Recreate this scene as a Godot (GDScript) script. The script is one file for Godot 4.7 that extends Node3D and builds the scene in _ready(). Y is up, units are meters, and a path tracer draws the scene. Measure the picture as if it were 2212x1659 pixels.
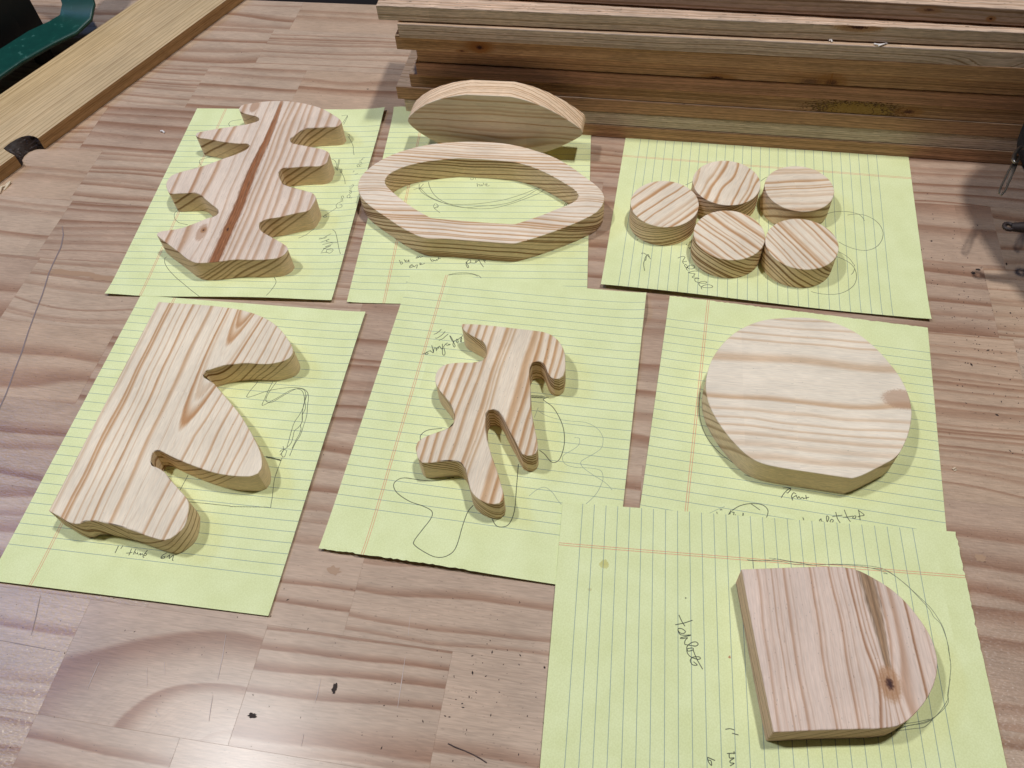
extends Node3D
# A workbench seen from above: seven yellow ruled sheets with sketches, the wooden pieces sawn from them, a stack of boards.
# World axes: y up, metres. The bench top lies at y = 0.

const TURN := -0.2304            # the staves of the bench run along this heading
const STACK_TURN := -0.2478      # heading of the stacked boards
const THICK := 0.0238            # thickness of the sawn pieces
const CAM := [49.706, 0.55868, 0.946706, -0.090216]   # vertical field of view, height, tilt, roll
const AT_SPINY := Vector2(-0.2381, -0.6702)
const DIR_SPINY := Vector2(-0.17473, 0.98462)
const OUT_SPINY := [-269, -1098, -249, -1142, -218, -1160, -177, -1164, -135, -1167, -97, -1172, -58, -1174, -19, -1176, 20, -1176, 51, -1175, 83, -1173, 114, -1171, 146, -1167, 177, -1162, 209, -1156, 241, -1148, 273, -1140, 305, -1130, 336, -1120, 369, -1107, 401, -1094, 433, -1080, 465, -1065, 496, -1048, 525, -1032, 554, -1015, 582, -998, 610, -979, 637, -959, 663, -937, 688, -914, 712, -889, 735, -864, 758, -839, 786, -809, 813, -779, 835, -745, 848, -720, 855, -694, 834, -646, 812, -631, 781, -627, 746, -630, 709, -635, 675, -636, 640, -637, 604, -640, 568, -643, 532, -644, 499, -641, 469, -630, 437, -608, 408, -579, 381, -548, 361, -524, 342, -499, 335, -473, 350, -436, 372, -416, 401, -402, 431, -390, 461, -375, 491, -363, 522, -351, 553, -339, 583, -325, 618, -310, 654, -295, 687, -278, 716, -255, 740, -230, 756, -202, 755, -171, 748, -138, 744, -107, 739, -75, 724, -50, 697, -32, 666, -23, 633, -22, 599, -27, 565, -33, 531, -36, 495, -36, 458, -37, 422, -37, 386, -37, 350, -36, 311, -39, 279, -32, 263, 15, 264, 47, 273, 80, 284, 112, 295, 144, 308, 176, 326, 203, 357, 226, 392, 246, 424, 265, 456, 282, 489, 299, 521, 316, 550, 330, 580, 344, 608, 359, 631, 380, 656, 425, 660, 455, 655, 486, 645, 518, 633, 549, 622, 582, 605, 610, 574, 626, 533, 631, 493, 636, 460, 643, 426, 650, 392, 657, 359, 664, 325, 671, 288, 675, 251, 677, 215, 681, 182, 694, 145, 721, 143, 762, 154, 802, 174, 839, 195, 863, 220, 884, 245, 905, 271, 927, 297, 949, 323, 970, 348, 991, 373, 1014, 396, 1035, 418, 1056, 435, 1080, 448, 1117, 428, 1165, 407, 1187, 382, 1205, 354, 1215, 323, 1219, 291, 1219, 260, 1219, 227, 1218, 194, 1215, 160, 1211, 127, 1207, 94, 1202, 60, 1197, 27, 1191, -6, 1186, -40, 1184, -75, 1184, -109, 1187, -144, 1190, -179, 1191, -215, 1192, -250, 1193, -286, 1192, -323, 1190, -360, 1187, -395, 1178, -421, 1164, -445, 1147, -469, 1128, -492, 1107, -515, 1083, -536, 1060, -558, 1036, -582, 1012, -606, 988, -630, 964, -654, 940, -678, 916, -701, 893, -724, 871, -747, 848, -769, 825, -791, 802, -821, 766, -822, 740, -797, 721, -764, 714, -730, 713, -690, 710, -651, 709, -612, 704, -579, 694, -546, 681, -515, 667, -483, 652, -455, 638, -427, 624, -399, 610, -371, 597, -342, 589, -312, 581, -289, 566, -270, 536, -281, 494, -298, 465, -321, 440, -344, 415, -365, 391, -386, 367, -407, 343, -428, 319, -447, 294, -466, 268, -488, 246, -515, 227, -548, 213, -583, 207, -620, 205, -657, 204, -693, 200, -731, 198, -768, 196, -799, 184, -819, 155, -834, 121, -850, 83, -858, 43, -858, 14, -854, -15, -846, -45, -833, -72, -809, -94, -778, -110, -745, -123, -712, -135, -676, -143, -641, -150, -606, -159, -571, -170, -536, -182, -501, -195, -467, -209, -433, -225, -398, -241, -364, -258, -330, -274, -298, -287, -266, -300, -234, -312, -203, -326, -173, -343, -145, -359, -118, -378, -97, -401, -79, -444, -100, -476, -126, -488, -159, -491, -191, -495, -222, -502, -254, -511, -285, -520, -315, -530, -346, -540, -379, -552, -413, -565, -446, -579, -478, -593, -511, -607, -544, -621, -582, -633, -619, -645, -650, -665, -676, -701, -670, -733, -640, -748, -601, -753, -569, -760, -536, -765, -504, -770, -471, -774, -434, -778, -396, -782, -359, -785, -321, -788, -284, -792, -246, -796, -208, -799, -170, -803, -133, -809, -97, -820, -60, -831, -32, -850, -26, -882, -50, -917, -81, -939, -117, -955, -152, -972, -180, -987, -208, -1004, -231, -1024, -258, -1059]   # tenths of a millimetre round the middle
const RINGS_SPINY := [[-68.5, 3.3, 0.5], [-57.4, 3.9, 0.55], [-46.4, 3.9, 0.6], [-35.3, 3.3, 0.5], [-28.7, 2.7, 0.45], [-20.5, 3.8, 0.55], [-13.2, 3.3, 0.5], [-8.1, 2.2, 0.5], [14.2, 2.2, 0.4], [25.2, 2.2, 0.3], [40.9, 3.9, 0.65], [55.6, 3.9, 0.75], [74.1, 3.3, 0.6]]
const AT_FIN := Vector2(-0.2642, -0.3865)
const DIR_FIN := Vector2(-0.21671, 0.97624)
const OUT_FIN := [-392, -1211, -388, -1211, -359, -1204, -329, -1198, -300, -1191, -263, -1183, -227, -1176, -190, -1169, -154, -1162, -117, -1155, -81, -1147, -44, -1140, -8, -1132, 29, -1123, 65, -1115, 102, -1106, 138, -1096, 175, -1087, 211, -1076, 248, -1065, 284, -1054, 321, -1042, 357, -1029, 390, -1015, 422, -1000, 454, -985, 486, -968, 520, -948, 553, -927, 585, -904, 616, -880, 641, -858, 665, -835, 688, -810, 710, -785, 730, -759, 749, -732, 767, -705, 784, -677, 800, -648, 817, -618, 834, -588, 846, -557, 853, -527, 854, -498, 844, -468, 826, -442, 789, -421, 745, -410, 705, -404, 663, -402, 621, -406, 579, -412, 537, -420, 494, -428, 461, -431, 428, -433, 394, -433, 356, -432, 317, -430, 279, -425, 238, -417, 198, -405, 172, -397, 148, -384, 131, -355, 144, -323, 181, -296, 205, -276, 227, -255, 252, -226, 274, -195, 297, -165, 321, -134, 345, -104, 370, -73, 393, -42, 413, -16, 433, 10, 452, 36, 471, 63, 489, 90, 510, 122, 530, 155, 549, 188, 568, 221, 583, 247, 598, 274, 612, 301, 626, 328, 644, 363, 661, 398, 676, 433, 687, 463, 697, 494, 703, 525, 707, 561, 704, 595, 682, 635, 646, 650, 617, 653, 586, 650, 555, 646, 519, 640, 483, 633, 447, 624, 409, 614, 372, 602, 336, 588, 307, 576, 279, 564, 250, 550, 222, 536, 189, 520, 156, 503, 123, 486, 89, 467, 55, 448, 21, 429, -13, 408, -48, 386, -91, 358, -124, 349, -150, 357, -161, 390, -159, 435, -140, 476, -115, 493, -88, 508, -61, 527, -35, 548, -15, 571, 4, 596, 23, 620, 47, 648, 72, 676, 97, 704, 119, 729, 141, 753, 161, 778, 179, 804, 193, 831, 200, 864, 202, 898, 204, 935, 202, 971, 198, 999, 190, 1026, 171, 1054, 146, 1079, 105, 1110, 63, 1118, 25, 1110, -13, 1095, -49, 1081, -85, 1065, -120, 1048, -155, 1032, -191, 1016, -227, 1001, -262, 985, -299, 971, -335, 958, -372, 946, -409, 935, -448, 921, -488, 911, -533, 906, -561, 911, -588, 923, -620, 923, -661, 910, -699, 890, -734, 867, -769, 843, -795, 827, -821, 811, -847, 795, -851, 791, -843, 757, -835, 723, -827, 689, -820, 655, -812, 621, -804, 587, -796, 553, -789, 519, -781, 485, -773, 451, -765, 418, -757, 384, -750, 350, -742, 316, -734, 282, -726, 248, -719, 214, -711, 180, -703, 146, -695, 112, -687, 78, -680, 44, -672, 10, -664, -24, -656, -58, -649, -92, -641, -125, -633, -159, -625, -193, -617, -227, -610, -261, -602, -295, -594, -329, -586, -363, -579, -397, -571, -431, -563, -465, -555, -499, -547, -533, -540, -567, -532, -601, -524, -635, -516, -668, -509, -702, -501, -736, -493, -770, -485, -804, -477, -838, -470, -872, -462, -906, -454, -940, -446, -974, -439, -1008, -431, -1042, -423, -1076, -415, -1110, -407, -1144, -400, -1178]   # tenths of a millimetre round the middle
const RINGS_FIN := [[-60.8, 1.8, 0.5], [-54.5, 2.2, 0.6], [-46.5, 2, 0.55], [-40.2, 1.8, 0.5], [-32.2, 3.1, 0.7], [-17, 2.7, 0.65], [15, 3.2, 0.65], [24.7, 1.1, 0.45], [30.7, 2.3, 0.8], [37.6, 1.4, 0.45], [43.3, 1.4, 0.5], [50.6, 2.3, 0.8], [62.7, 2.3, 0.35]]
const AT_JIGSAW := Vector2(-0.0159, -0.3693)
const DIR_JIGSAW := Vector2(-0.32279, 0.94647)
const OUT_JIGSAW := [-217, -810, -205, -813, -168, -807, -132, -802, -95, -796, -62, -789, -29, -781, 5, -773, 38, -765, 71, -756, 104, -748, 137, -739, 170, -729, 203, -720, 236, -711, 273, -701, 310, -692, 347, -682, 383, -672, 425, -660, 464, -645, 497, -626, 527, -602, 546, -579, 563, -553, 577, -526, 589, -496, 598, -466, 604, -434, 607, -400, 607, -366, 604, -331, 602, -298, 598, -265, 590, -232, 572, -184, 537, -158, 497, -159, 471, -181, 455, -217, 449, -243, 444, -269, 438, -295, 428, -319, 403, -344, 366, -348, 334, -334, 314, -293, 307, -259, 305, -224, 304, -194, 304, -165, 303, -135, 302, -96, 299, -58, 297, -19, 295, 12, 293, 43, 291, 73, 291, 104, 292, 142, 294, 179, 296, 217, 299, 247, 301, 278, 303, 309, 306, 339, 309, 369, 310, 399, 311, 435, 307, 470, 290, 507, 262, 523, 220, 522, 188, 501, 169, 455, 160, 428, 151, 400, 141, 372, 130, 344, 119, 316, 108, 287, 97, 257, 87, 227, 75, 188, 61, 150, 49, 123, 33, 99, -4, 76, -41, 83, -61, 118, -68, 156, -69, 196, -70, 237, -70, 278, -68, 311, -65, 345, -61, 378, -56, 410, -50, 441, -44, 472, -38, 504, -30, 535, -23, 566, -15, 596, -8, 627, 0, 667, 7, 707, 14, 748, 23, 790, 28, 832, 19, 873, -10, 896, -49, 899, -77, 893, -104, 882, -129, 866, -153, 848, -175, 826, -194, 801, -206, 776, -214, 749, -219, 720, -223, 690, -229, 657, -235, 624, -241, 596, -251, 568, -276, 531, -309, 512, -354, 506, -391, 504, -429, 505, -459, 505, -489, 507, -519, 506, -564, 499, -586, 472, -598, 442, -604, 409, -609, 381, -608, 352, -596, 314, -562, 285, -532, 271, -500, 259, -462, 247, -423, 235, -391, 225, -360, 212, -329, 192, -314, 160, -308, 118, -312, 67, -320, 34, -331, 2, -344, -27, -360, -56, -376, -84, -393, -111, -411, -139, -426, -167, -439, -197, -448, -229, -450, -259, -448, -289, -441, -319, -429, -347, -413, -369, -392, -387, -369, -399, -343, -406, -311, -410, -278, -409, -245, -408, -212, -405, -180, -401, -147, -398, -115, -399, -68, -406, -39, -434, -28, -458, -23, -486, -22, -515, -25, -545, -33, -572, -45, -598, -72, -625, -103, -649, -135, -676, -167, -704, -188, -725, -205, -750, -216, -781]   # tenths of a millimetre round the middle
const RINGS_JIGSAW := [[-42, 2.2, 0.7], [-36, 2.7, 0.75], [-29.6, 3.1, 0.8], [-22.3, 2.2, 0.5], [-21.7, 3.6, 0.8], [-15.3, 5.7, 0.65], [1.1, 2.2, 0.5], [4.2, 1.7, 0.4], [7.8, 3.1, 0.7], [17.5, 2.6, 0.65], [25, 2.6, 0.7], [32, 2.6, 0.75], [39.4, 2.6, 0.75], [45.7, 2, 0.7]]
const AT_ROUND := Vector2(0.2269, -0.3496)
const DIR_ROUND := Vector2(0.9786, 0.20578)
const OUT_ROUND := [-15, -771, 23, -770, 61, -769, 99, -766, 136, -761, 172, -755, 208, -747, 244, -738, 279, -726, 313, -713, 347, -699, 380, -682, 412, -663, 438, -645, 463, -625, 487, -604, 509, -582, 531, -559, 554, -531, 575, -501, 595, -469, 613, -437, 630, -404, 645, -372, 658, -339, 670, -306, 682, -272, 692, -238, 702, -204, 712, -169, 721, -133, 728, -98, 733, -62, 736, -29, 738, 4, 738, 38, 737, 71, 734, 104, 730, 138, 724, 172, 717, 205, 708, 238, 697, 269, 684, 299, 670, 328, 656, 357, 639, 387, 622, 417, 604, 446, 584, 474, 563, 501, 542, 528, 520, 555, 497, 580, 471, 602, 445, 619, 418, 634, 389, 647, 360, 659, 329, 673, 298, 685, 267, 697, 237, 709, 207, 721, 177, 732, 146, 741, 101, 750, 95, 750, 61, 740, 27, 731, -8, 721, -38, 712, -69, 703, -100, 694, -131, 685, -162, 676, -193, 667, -224, 658, -255, 649, -286, 640, -317, 631, -348, 622, -379, 612, -413, 601, -446, 590, -478, 576, -512, 558, -543, 537, -570, 512, -594, 484, -616, 455, -634, 424, -652, 392, -667, 362, -682, 333, -695, 302, -708, 272, -720, 239, -732, 206, -742, 172, -751, 139, -760, 100, -768, 61, -773, 22, -775, -15, -776, -52, -774, -88, -770, -123, -764, -158, -756, -193, -747, -226, -736, -259, -723, -292, -709, -324, -693, -357, -675, -389, -656, -421, -635, -451, -612, -482, -587, -511, -561, -540, -535, -567, -508, -592, -481, -616, -452, -638, -423, -659, -394, -677, -364, -694, -333, -709, -301, -723, -269, -736, -236, -747, -203, -756, -169, -763, -131, -769, -92, -771, -53, -771]   # tenths of a millimetre round the middle
const RINGS_ROUND := [[-74.5, 2.2, 0.5], [-64.6, 2.2, 0.45], [-55.8, 1.9, 0.5], [-48.9, 2.1, 0.5], [-32.1, 2.1, 0.5], [-29.3, 7.8, 0.5], [9.2, 4.8, 0.65], [20.3, 2.8, 0.4], [27.9, 1.9, 0.45], [34.5, 1.9, 0.5], [41.9, 3.7, 0.45], [50.8, 4.9, 0.3], [60.3, 4.9, 0.4]]
const AT_TABLET := Vector2(0.1855, -0.1586)
const DIR_TABLET := Vector2(-0.10515, 0.99446)
const OUT_TABLET := [-432, -549, -427, -549, -390, -547, -353, -545, -316, -543, -279, -541, -242, -539, -205, -537, -168, -535, -131, -533, -94, -531, -57, -529, -19, -526, 18, -524, 51, -522, 84, -520, 117, -518, 151, -514, 189, -510, 228, -504, 265, -495, 302, -482, 338, -465, 372, -441, 404, -414, 431, -391, 458, -367, 483, -341, 509, -311, 532, -279, 553, -246, 572, -210, 588, -173, 602, -136, 613, -104, 623, -71, 631, -38, 636, -7, 639, 25, 639, 56, 636, 98, 629, 140, 621, 168, 610, 196, 598, 222, 584, 248, 567, 273, 550, 297, 528, 324, 505, 349, 480, 373, 453, 398, 424, 420, 394, 442, 359, 466, 321, 487, 285, 502, 248, 513, 207, 517, 166, 517, 131, 517, 97, 516, 63, 513, 28, 511, -6, 509, -39, 507, -72, 505, -105, 503, -138, 501, -172, 499, -205, 497, -238, 496, -271, 494, -308, 492, -345, 491, -383, 490, -420, 488, -457, 486, -478, 484, -482, 478, -481, 440, -479, 402, -477, 364, -476, 325, -474, 287, -473, 253, -471, 219, -470, 184, -468, 150, -467, 116, -465, 82, -463, 47, -462, 13, -460, -20, -459, -53, -457, -87, -455, -120, -454, -153, -452, -186, -450, -219, -448, -253, -447, -286, -445, -319, -443, -352, -441, -385, -439, -418, -437, -451, -435, -484, -433, -517]   # tenths of a millimetre round the middle
const RINGS_TABLET := [[-60.2, 1.1, 0.3], [-51.5, 1.5, 0.85], [-43.6, 3.3, 0.5], [-38.1, 1.6, 0.5], [-33.3, 1.3, 0.5], [-27, 1.1, 0.5], [-24.2, 1, 0.5], [-21, 1.6, 0.8], [-15.1, 1, 0.3], [-11.1, 1, 0.3], [-8.7, 1.6, 0.6], [2.1, 1, 0.3], [4.9, 1.6, 0.55], [18.5, 1, 0.25], [22.1, 2, 0.5], [26.9, 1, 0.3], [30.1, 1.1, 0.45], [34.1, 1, 0.25], [39, 1.8, 0.4]]
const AT_RING := Vector2(-0.0142, -0.6159)
const OUT_RING := [-1118, -12, -1149, -78, -1169, -146, -1176, -215, -1170, -283, -1152, -349, -1118, -410, -1076, -465, -1028, -516, -975, -560, -918, -600, -859, -633, -798, -662, -738, -686, -678, -705, -619, -721, -561, -733, -504, -743, -448, -749, -395, -752, -343, -754, -293, -754, -245, -752, -198, -749, -153, -745, -109, -740, -67, -735, -25, -729, 16, -723, 56, -717, 96, -709, 135, -700, 174, -691, 212, -680, 251, -668, 289, -654, 327, -640, 365, -624, 403, -607, 440, -589, 478, -569, 515, -547, 553, -523, 591, -499, 630, -473, 671, -446, 711, -416, 751, -384, 789, -348, 826, -309, 863, -267, 899, -222, 935, -175, 971, -124, 1007, -70, 1047, -12, 1091, 50, 1129, 118, 1157, 189, 1164, 259, 1148, 326, 1116, 388, 1071, 442, 1011, 487, 944, 523, 879, 556, 815, 583, 754, 608, 696, 631, 641, 652, 588, 671, 536, 689, 486, 705, 437, 719, 388, 732, 341, 744, 295, 756, 244, 754, 194, 742, 146, 732, 101, 721, 58, 711, 16, 702, -25, 692, -64, 683, -103, 673, -141, 664, -180, 655, -218, 645, -257, 636, -296, 626, -337, 618, -380, 611, -426, 605, -474, 597, -522, 585, -566, 566, -605, 539, -643, 510, -680, 479, -717, 446, -754, 411, -790, 374, -826, 335, -862, 294, -901, 251, -944, 206, -988, 158, -1032, 106, -1077, 49]
const OUT_RING_HOLE := [-784, -12, -818, -59, -853, -110, -890, -165, -913, -223, -911, -279, -890, -328, -850, -370, -800, -403, -747, -431, -689, -452, -631, -467, -575, -479, -521, -486, -469, -490, -421, -493, -376, -494, -335, -496, -296, -496, -259, -495, -225, -495, -192, -495, -159, -489, -128, -483, -99, -477, -70, -471, -43, -465, -17, -460, 8, -454, 33, -449, 58, -443, 82, -438, 106, -432, 130, -426, 154, -419, 179, -413, 203, -406, 229, -399, 255, -392, 282, -384, 311, -377, 342, -368, 371, -357, 398, -342, 427, -326, 458, -309, 489, -291, 521, -270, 552, -247, 584, -222, 615, -194, 648, -164, 683, -131, 719, -95, 757, -56, 796, -12, 837, 36, 882, 89, 916, 147, 930, 205, 904, 255, 854, 294, 792, 325, 729, 349, 675, 371, 626, 393, 580, 412, 536, 430, 494, 445, 454, 459, 415, 472, 378, 484, 342, 495, 308, 506, 267, 502, 227, 494, 190, 486, 155, 479, 123, 472, 92, 466, 63, 459, 36, 453, 9, 447, -17, 441, -43, 434, -68, 428, -92, 422, -117, 416, -142, 410, -166, 403, -191, 397, -217, 391, -243, 384, -271, 377, -299, 370, -329, 363, -361, 355, -395, 346, -432, 337, -470, 326, -495, 303, -521, 279, -548, 255, -575, 229, -603, 201, -631, 172, -660, 140, -689, 106, -720, 70, -751, 30]
const DISC_A := Vector2(0.1561, -0.5745)
const DISC_B := Vector2(0.2184, -0.5953)
const DISC_C := Vector2(0.2826, -0.5785)
const DISC_D := Vector2(0.2055, -0.527)
const DISC_E := Vector2(0.2654, -0.5082)
const SHEET_SPINY := [-0.2403, -0.6663, -0.1577]
const INK_SPINY := [[2, [[1688, 112, 1754, 114, 1740, 264], [1725, 240, 1752, 119], [1823, 444, 1835, 431, 1848, 459, 1833, 471], [1839, 474, 1886, 558, 1918, 626, 1937, 701, 1959, 773], [1734, 839, 1769, 861, 1791, 897, 1805, 941, 1800, 984], [1809, 838, 1821, 1013], [1820, 845, 1832, 1020], [1798, 977, 1823, 998], [1850, 1012, 1872, 997, 1880, 1040, 1867, 1048, 1865, 1012], [1876, 1040, 1915, 1111, 1942, 1174, 1958, 1230], [1835, 1700, 1848, 1674, 1864, 1706, 1843, 1713, 1825, 1688], [1843, 1694, 1880, 1647, 1915, 1612, 1939, 1581], [1940, 1512, 1931, 1545, 1945, 1578, 1970, 1584, 1994, 1564, 1984, 1537, 1966, 1544], [1945, 1511, 1966, 1497, 1989, 1483], [1958, 1484, 1976, 1477, 1981, 1463, 1957, 1457], [1980, 1450, 1963, 1437, 1962, 1409, 1980, 1416, 1982, 1436], [2026, 1442, 2074, 1447], [2026, 1442, 2018, 1415, 2035, 1394, 2050, 1421, 2043, 1444], [2042, 1380, 2053, 1366, 2044, 1346, 2033, 1360, 2042, 1380], [2048, 1339, 2023, 1332, 2041, 1318], [2019, 1305, 2044, 1297], [2007, 1277, 2051, 1283], [2031, 1256, 2044, 1246, 2055, 1262, 2044, 1274], [2029, 1087, 2063, 1075], [2004, 1049, 2017, 1040], [2002, 1035, 2014, 1026], [2038, 972, 2074, 957], [2038, 972, 2025, 943, 2039, 928, 2055, 957], [2052, 943, 2077, 920], [2040, 907, 2068, 899, 2041, 885], [2038, 870, 2074, 855], [2055, 855, 2074, 825, 2082, 832], [1969, 1888, 1998, 1915, 2022, 1965, 2054, 2052, 2088, 2149, 2116, 2216], [1860, 2014, 1893, 2004, 1939, 1961, 1963, 1944], [1860, 2001, 1919, 2000, 1924, 1981], [1886, 2057, 1960, 2017, 1938, 2043, 2016, 2065], [1911, 2087, 1980, 2066, 2052, 2064], [1924, 2185, 1942, 2142, 1981, 2116, 1933, 2142, 1997, 2103, 1945, 2117, 2010, 2078], [1920, 2198, 1970, 2190, 2009, 2201, 2032, 2163, 2005, 2140, 1971, 2153, 1970, 2190], [1931, 2136, 2019, 2164], [1781, 1877, 1755, 1903, 1724, 1949, 1685, 1982, 1653, 2002]]],
	[2, [[349, 963, 313, 916, 310, 878, 348, 855, 417, 824], [316, 1650, 299, 1693, 322, 1761, 378, 1818, 433, 1838, 486, 1850], [422, 2293, 408, 2312, 429, 2374, 495, 2457, 597, 2552, 706, 2638, 814, 2723, 919, 2803]]],
	[2, [[1546, 2523, 1580, 2589, 1564, 2691, 1541, 2769], [566, 193, 469, 217, 446, 264, 472, 311]]]]
const SHEET_EYE := [-0.0149, -0.6316, -0.1443]
const INK_EYE := [[3, [[398, 2264, 424, 2319], [422, 2278, 435, 2311], [440, 2252, 465, 2288], [469, 2259, 452, 2274, 477, 2284], [478, 2276, 489, 2266, 483, 2258, 481, 2277, 498, 2280], [559, 2212, 550, 2231, 564, 2230, 567, 2212, 572, 2227, 583, 2211, 590, 2222, 611, 2209], [509, 2343, 530, 2324, 521, 2317, 507, 2336, 511, 2358, 534, 2346, 540, 2331, 550, 2346, 561, 2327, 576, 2320, 574, 2364], [598, 2319, 610, 2304, 597, 2293, 602, 2315, 622, 2311, 642, 2296], [686, 2236, 706, 2269, 725, 2261, 710, 2250, 697, 2261], [726, 2253, 739, 2264, 747, 2246, 754, 2257, 767, 2230], [760, 2234, 786, 2230], [760, 2219, 768, 2234], [1048, 2247, 1032, 2277, 1033, 2310, 1053, 2346, 1056, 2324, 1037, 2295, 1026, 2273], [1035, 2277, 1043, 2254, 1061, 2243, 1071, 2261, 1058, 2287, 1035, 2284], [1067, 2278, 1111, 2283, 1119, 2253, 1124, 2275, 1143, 2245, 1152, 2256], [1146, 2245, 1172, 2293, 1197, 2332], [1189, 2244, 1208, 2277], [1195, 2251, 1211, 2249], [504, 2538, 514, 2538]]],
	[2, [[843, 2474, 880, 2441, 942, 2418, 1016, 2409, 1081, 2415, 1137, 2432, 1170, 2449, 1189, 2477, 1196, 2513], [845, 2464, 901, 2437, 980, 2428, 1055, 2423, 1115, 2429, 1154, 2450], [936, 2485, 944, 2476], [1019, 2481, 1039, 2474, 1058, 2480, 1044, 2497]]],
	[2, [[441, 1207, 448, 1259, 485, 1327, 581, 1405, 689, 1465, 817, 1497, 970, 1495, 1076, 1483, 1189, 1459, 1331, 1418, 1487, 1344, 1591, 1280, 1658, 1240], [457, 1264, 563, 1383, 689, 1460, 803, 1514, 960, 1543, 1080, 1521, 1231, 1503, 1380, 1462, 1527, 1371, 1614, 1292, 1666, 1251], [531, 1171, 553, 1246, 614, 1360, 703, 1448, 818, 1508, 960, 1545, 1099, 1557, 1234, 1541, 1382, 1484, 1529, 1405, 1640, 1336, 1691, 1291, 1701, 1262], [483, 1201, 459, 1253, 447, 1282], [396, 1282, 437, 1268, 492, 1264], [954, 1109, 960, 1129, 980, 1126, 982, 1108], [1002, 1108, 1007, 1126], [1026, 1184, 1037, 1235], [1035, 1212, 1050, 1201, 1062, 1229], [1066, 1206, 1075, 1223, 1086, 1212, 1070, 1206], [1090, 1177, 1101, 1212], [1117, 1211, 1131, 1194, 1115, 1192, 1126, 1223, 1156, 1217], [638, 1488, 627, 1522, 638, 1549, 668, 1543, 672, 1516, 646, 1488], [639, 1555, 670, 1587, 700, 1617], [670, 1527, 638, 1549], [1933, 1439, 1909, 1510], [1949, 1449, 1928, 1499]]]]
const SHEET_DISC := [0.2501, -0.568, -0.2584]
const INK_DISC := [[3, [[326, 1697, 322, 1684, 342, 1684, 367, 1702, 393, 1726, 408, 1750], [373, 1707, 380, 1694, 396, 1726], [368, 1708, 360, 1731, 357, 1764, 367, 1770, 367, 1719], [358, 1769, 352, 1797, 354, 1839, 368, 1907], [654, 1705, 683, 1682, 702, 1676, 716, 1688, 705, 1717, 699, 1742, 716, 1742, 735, 1737], [699, 1742, 702, 1758, 712, 1770], [740, 1787, 724, 1776, 719, 1793, 732, 1815, 742, 1819, 752, 1791, 749, 1813, 761, 1827, 792, 1823, 811, 1804, 800, 1779, 778, 1779, 752, 1796, 738, 1819, 739, 1835, 750, 1850], [757, 1878, 783, 1861, 812, 1849, 839, 1848], [757, 1878, 784, 1882, 818, 1885, 808, 1900, 812, 1915, 798, 1922, 796, 1932, 814, 1938, 840, 1932, 855, 1940, 825, 1944, 819, 1958, 827, 1980, 850, 1990, 881, 1996, 918, 1988, 926, 1977, 909, 1969, 872, 1979, 857, 2002, 864, 2027, 883, 2044, 913, 2050, 954, 2045, 979, 2029, 967, 2010, 933, 2007, 901, 2022, 883, 2044, 880, 2060, 887, 2075], [722, 1512, 715, 1521, 731, 1527, 754, 1518], [740, 1551, 753, 1571, 757, 1546], [262, 1508, 271, 1518]]],
	[2, [[1988, 942, 2060, 907, 2130, 892, 2214, 892, 2283, 915, 2313, 953, 2326, 993], [2178, 936, 2241, 915, 2325, 915, 2406, 957, 2457, 1023, 2480, 1092, 2483, 1153, 2464, 1236, 2425, 1310, 2368, 1362, 2300, 1386, 2220, 1377, 2140, 1343, 2084, 1304], [2076, 1431, 2128, 1463, 2173, 1511, 2201, 1570], [2063, 1496, 2126, 1527, 2177, 1568, 2208, 1621, 2221, 1695, 2215, 1762, 2192, 1830, 2143, 1892, 2076, 1942, 1997, 1967, 1906, 1972, 1828, 1958], [2208, 1631, 2196, 1670, 2178, 1701], [2207, 1574, 2209, 1597]]],
	[2, [[657, 702, 729, 636], [1378, 555, 1424, 497, 1462, 487]]]]
const SHEET_FIN := [-0.2599, -0.3805, -0.2166]
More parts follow.
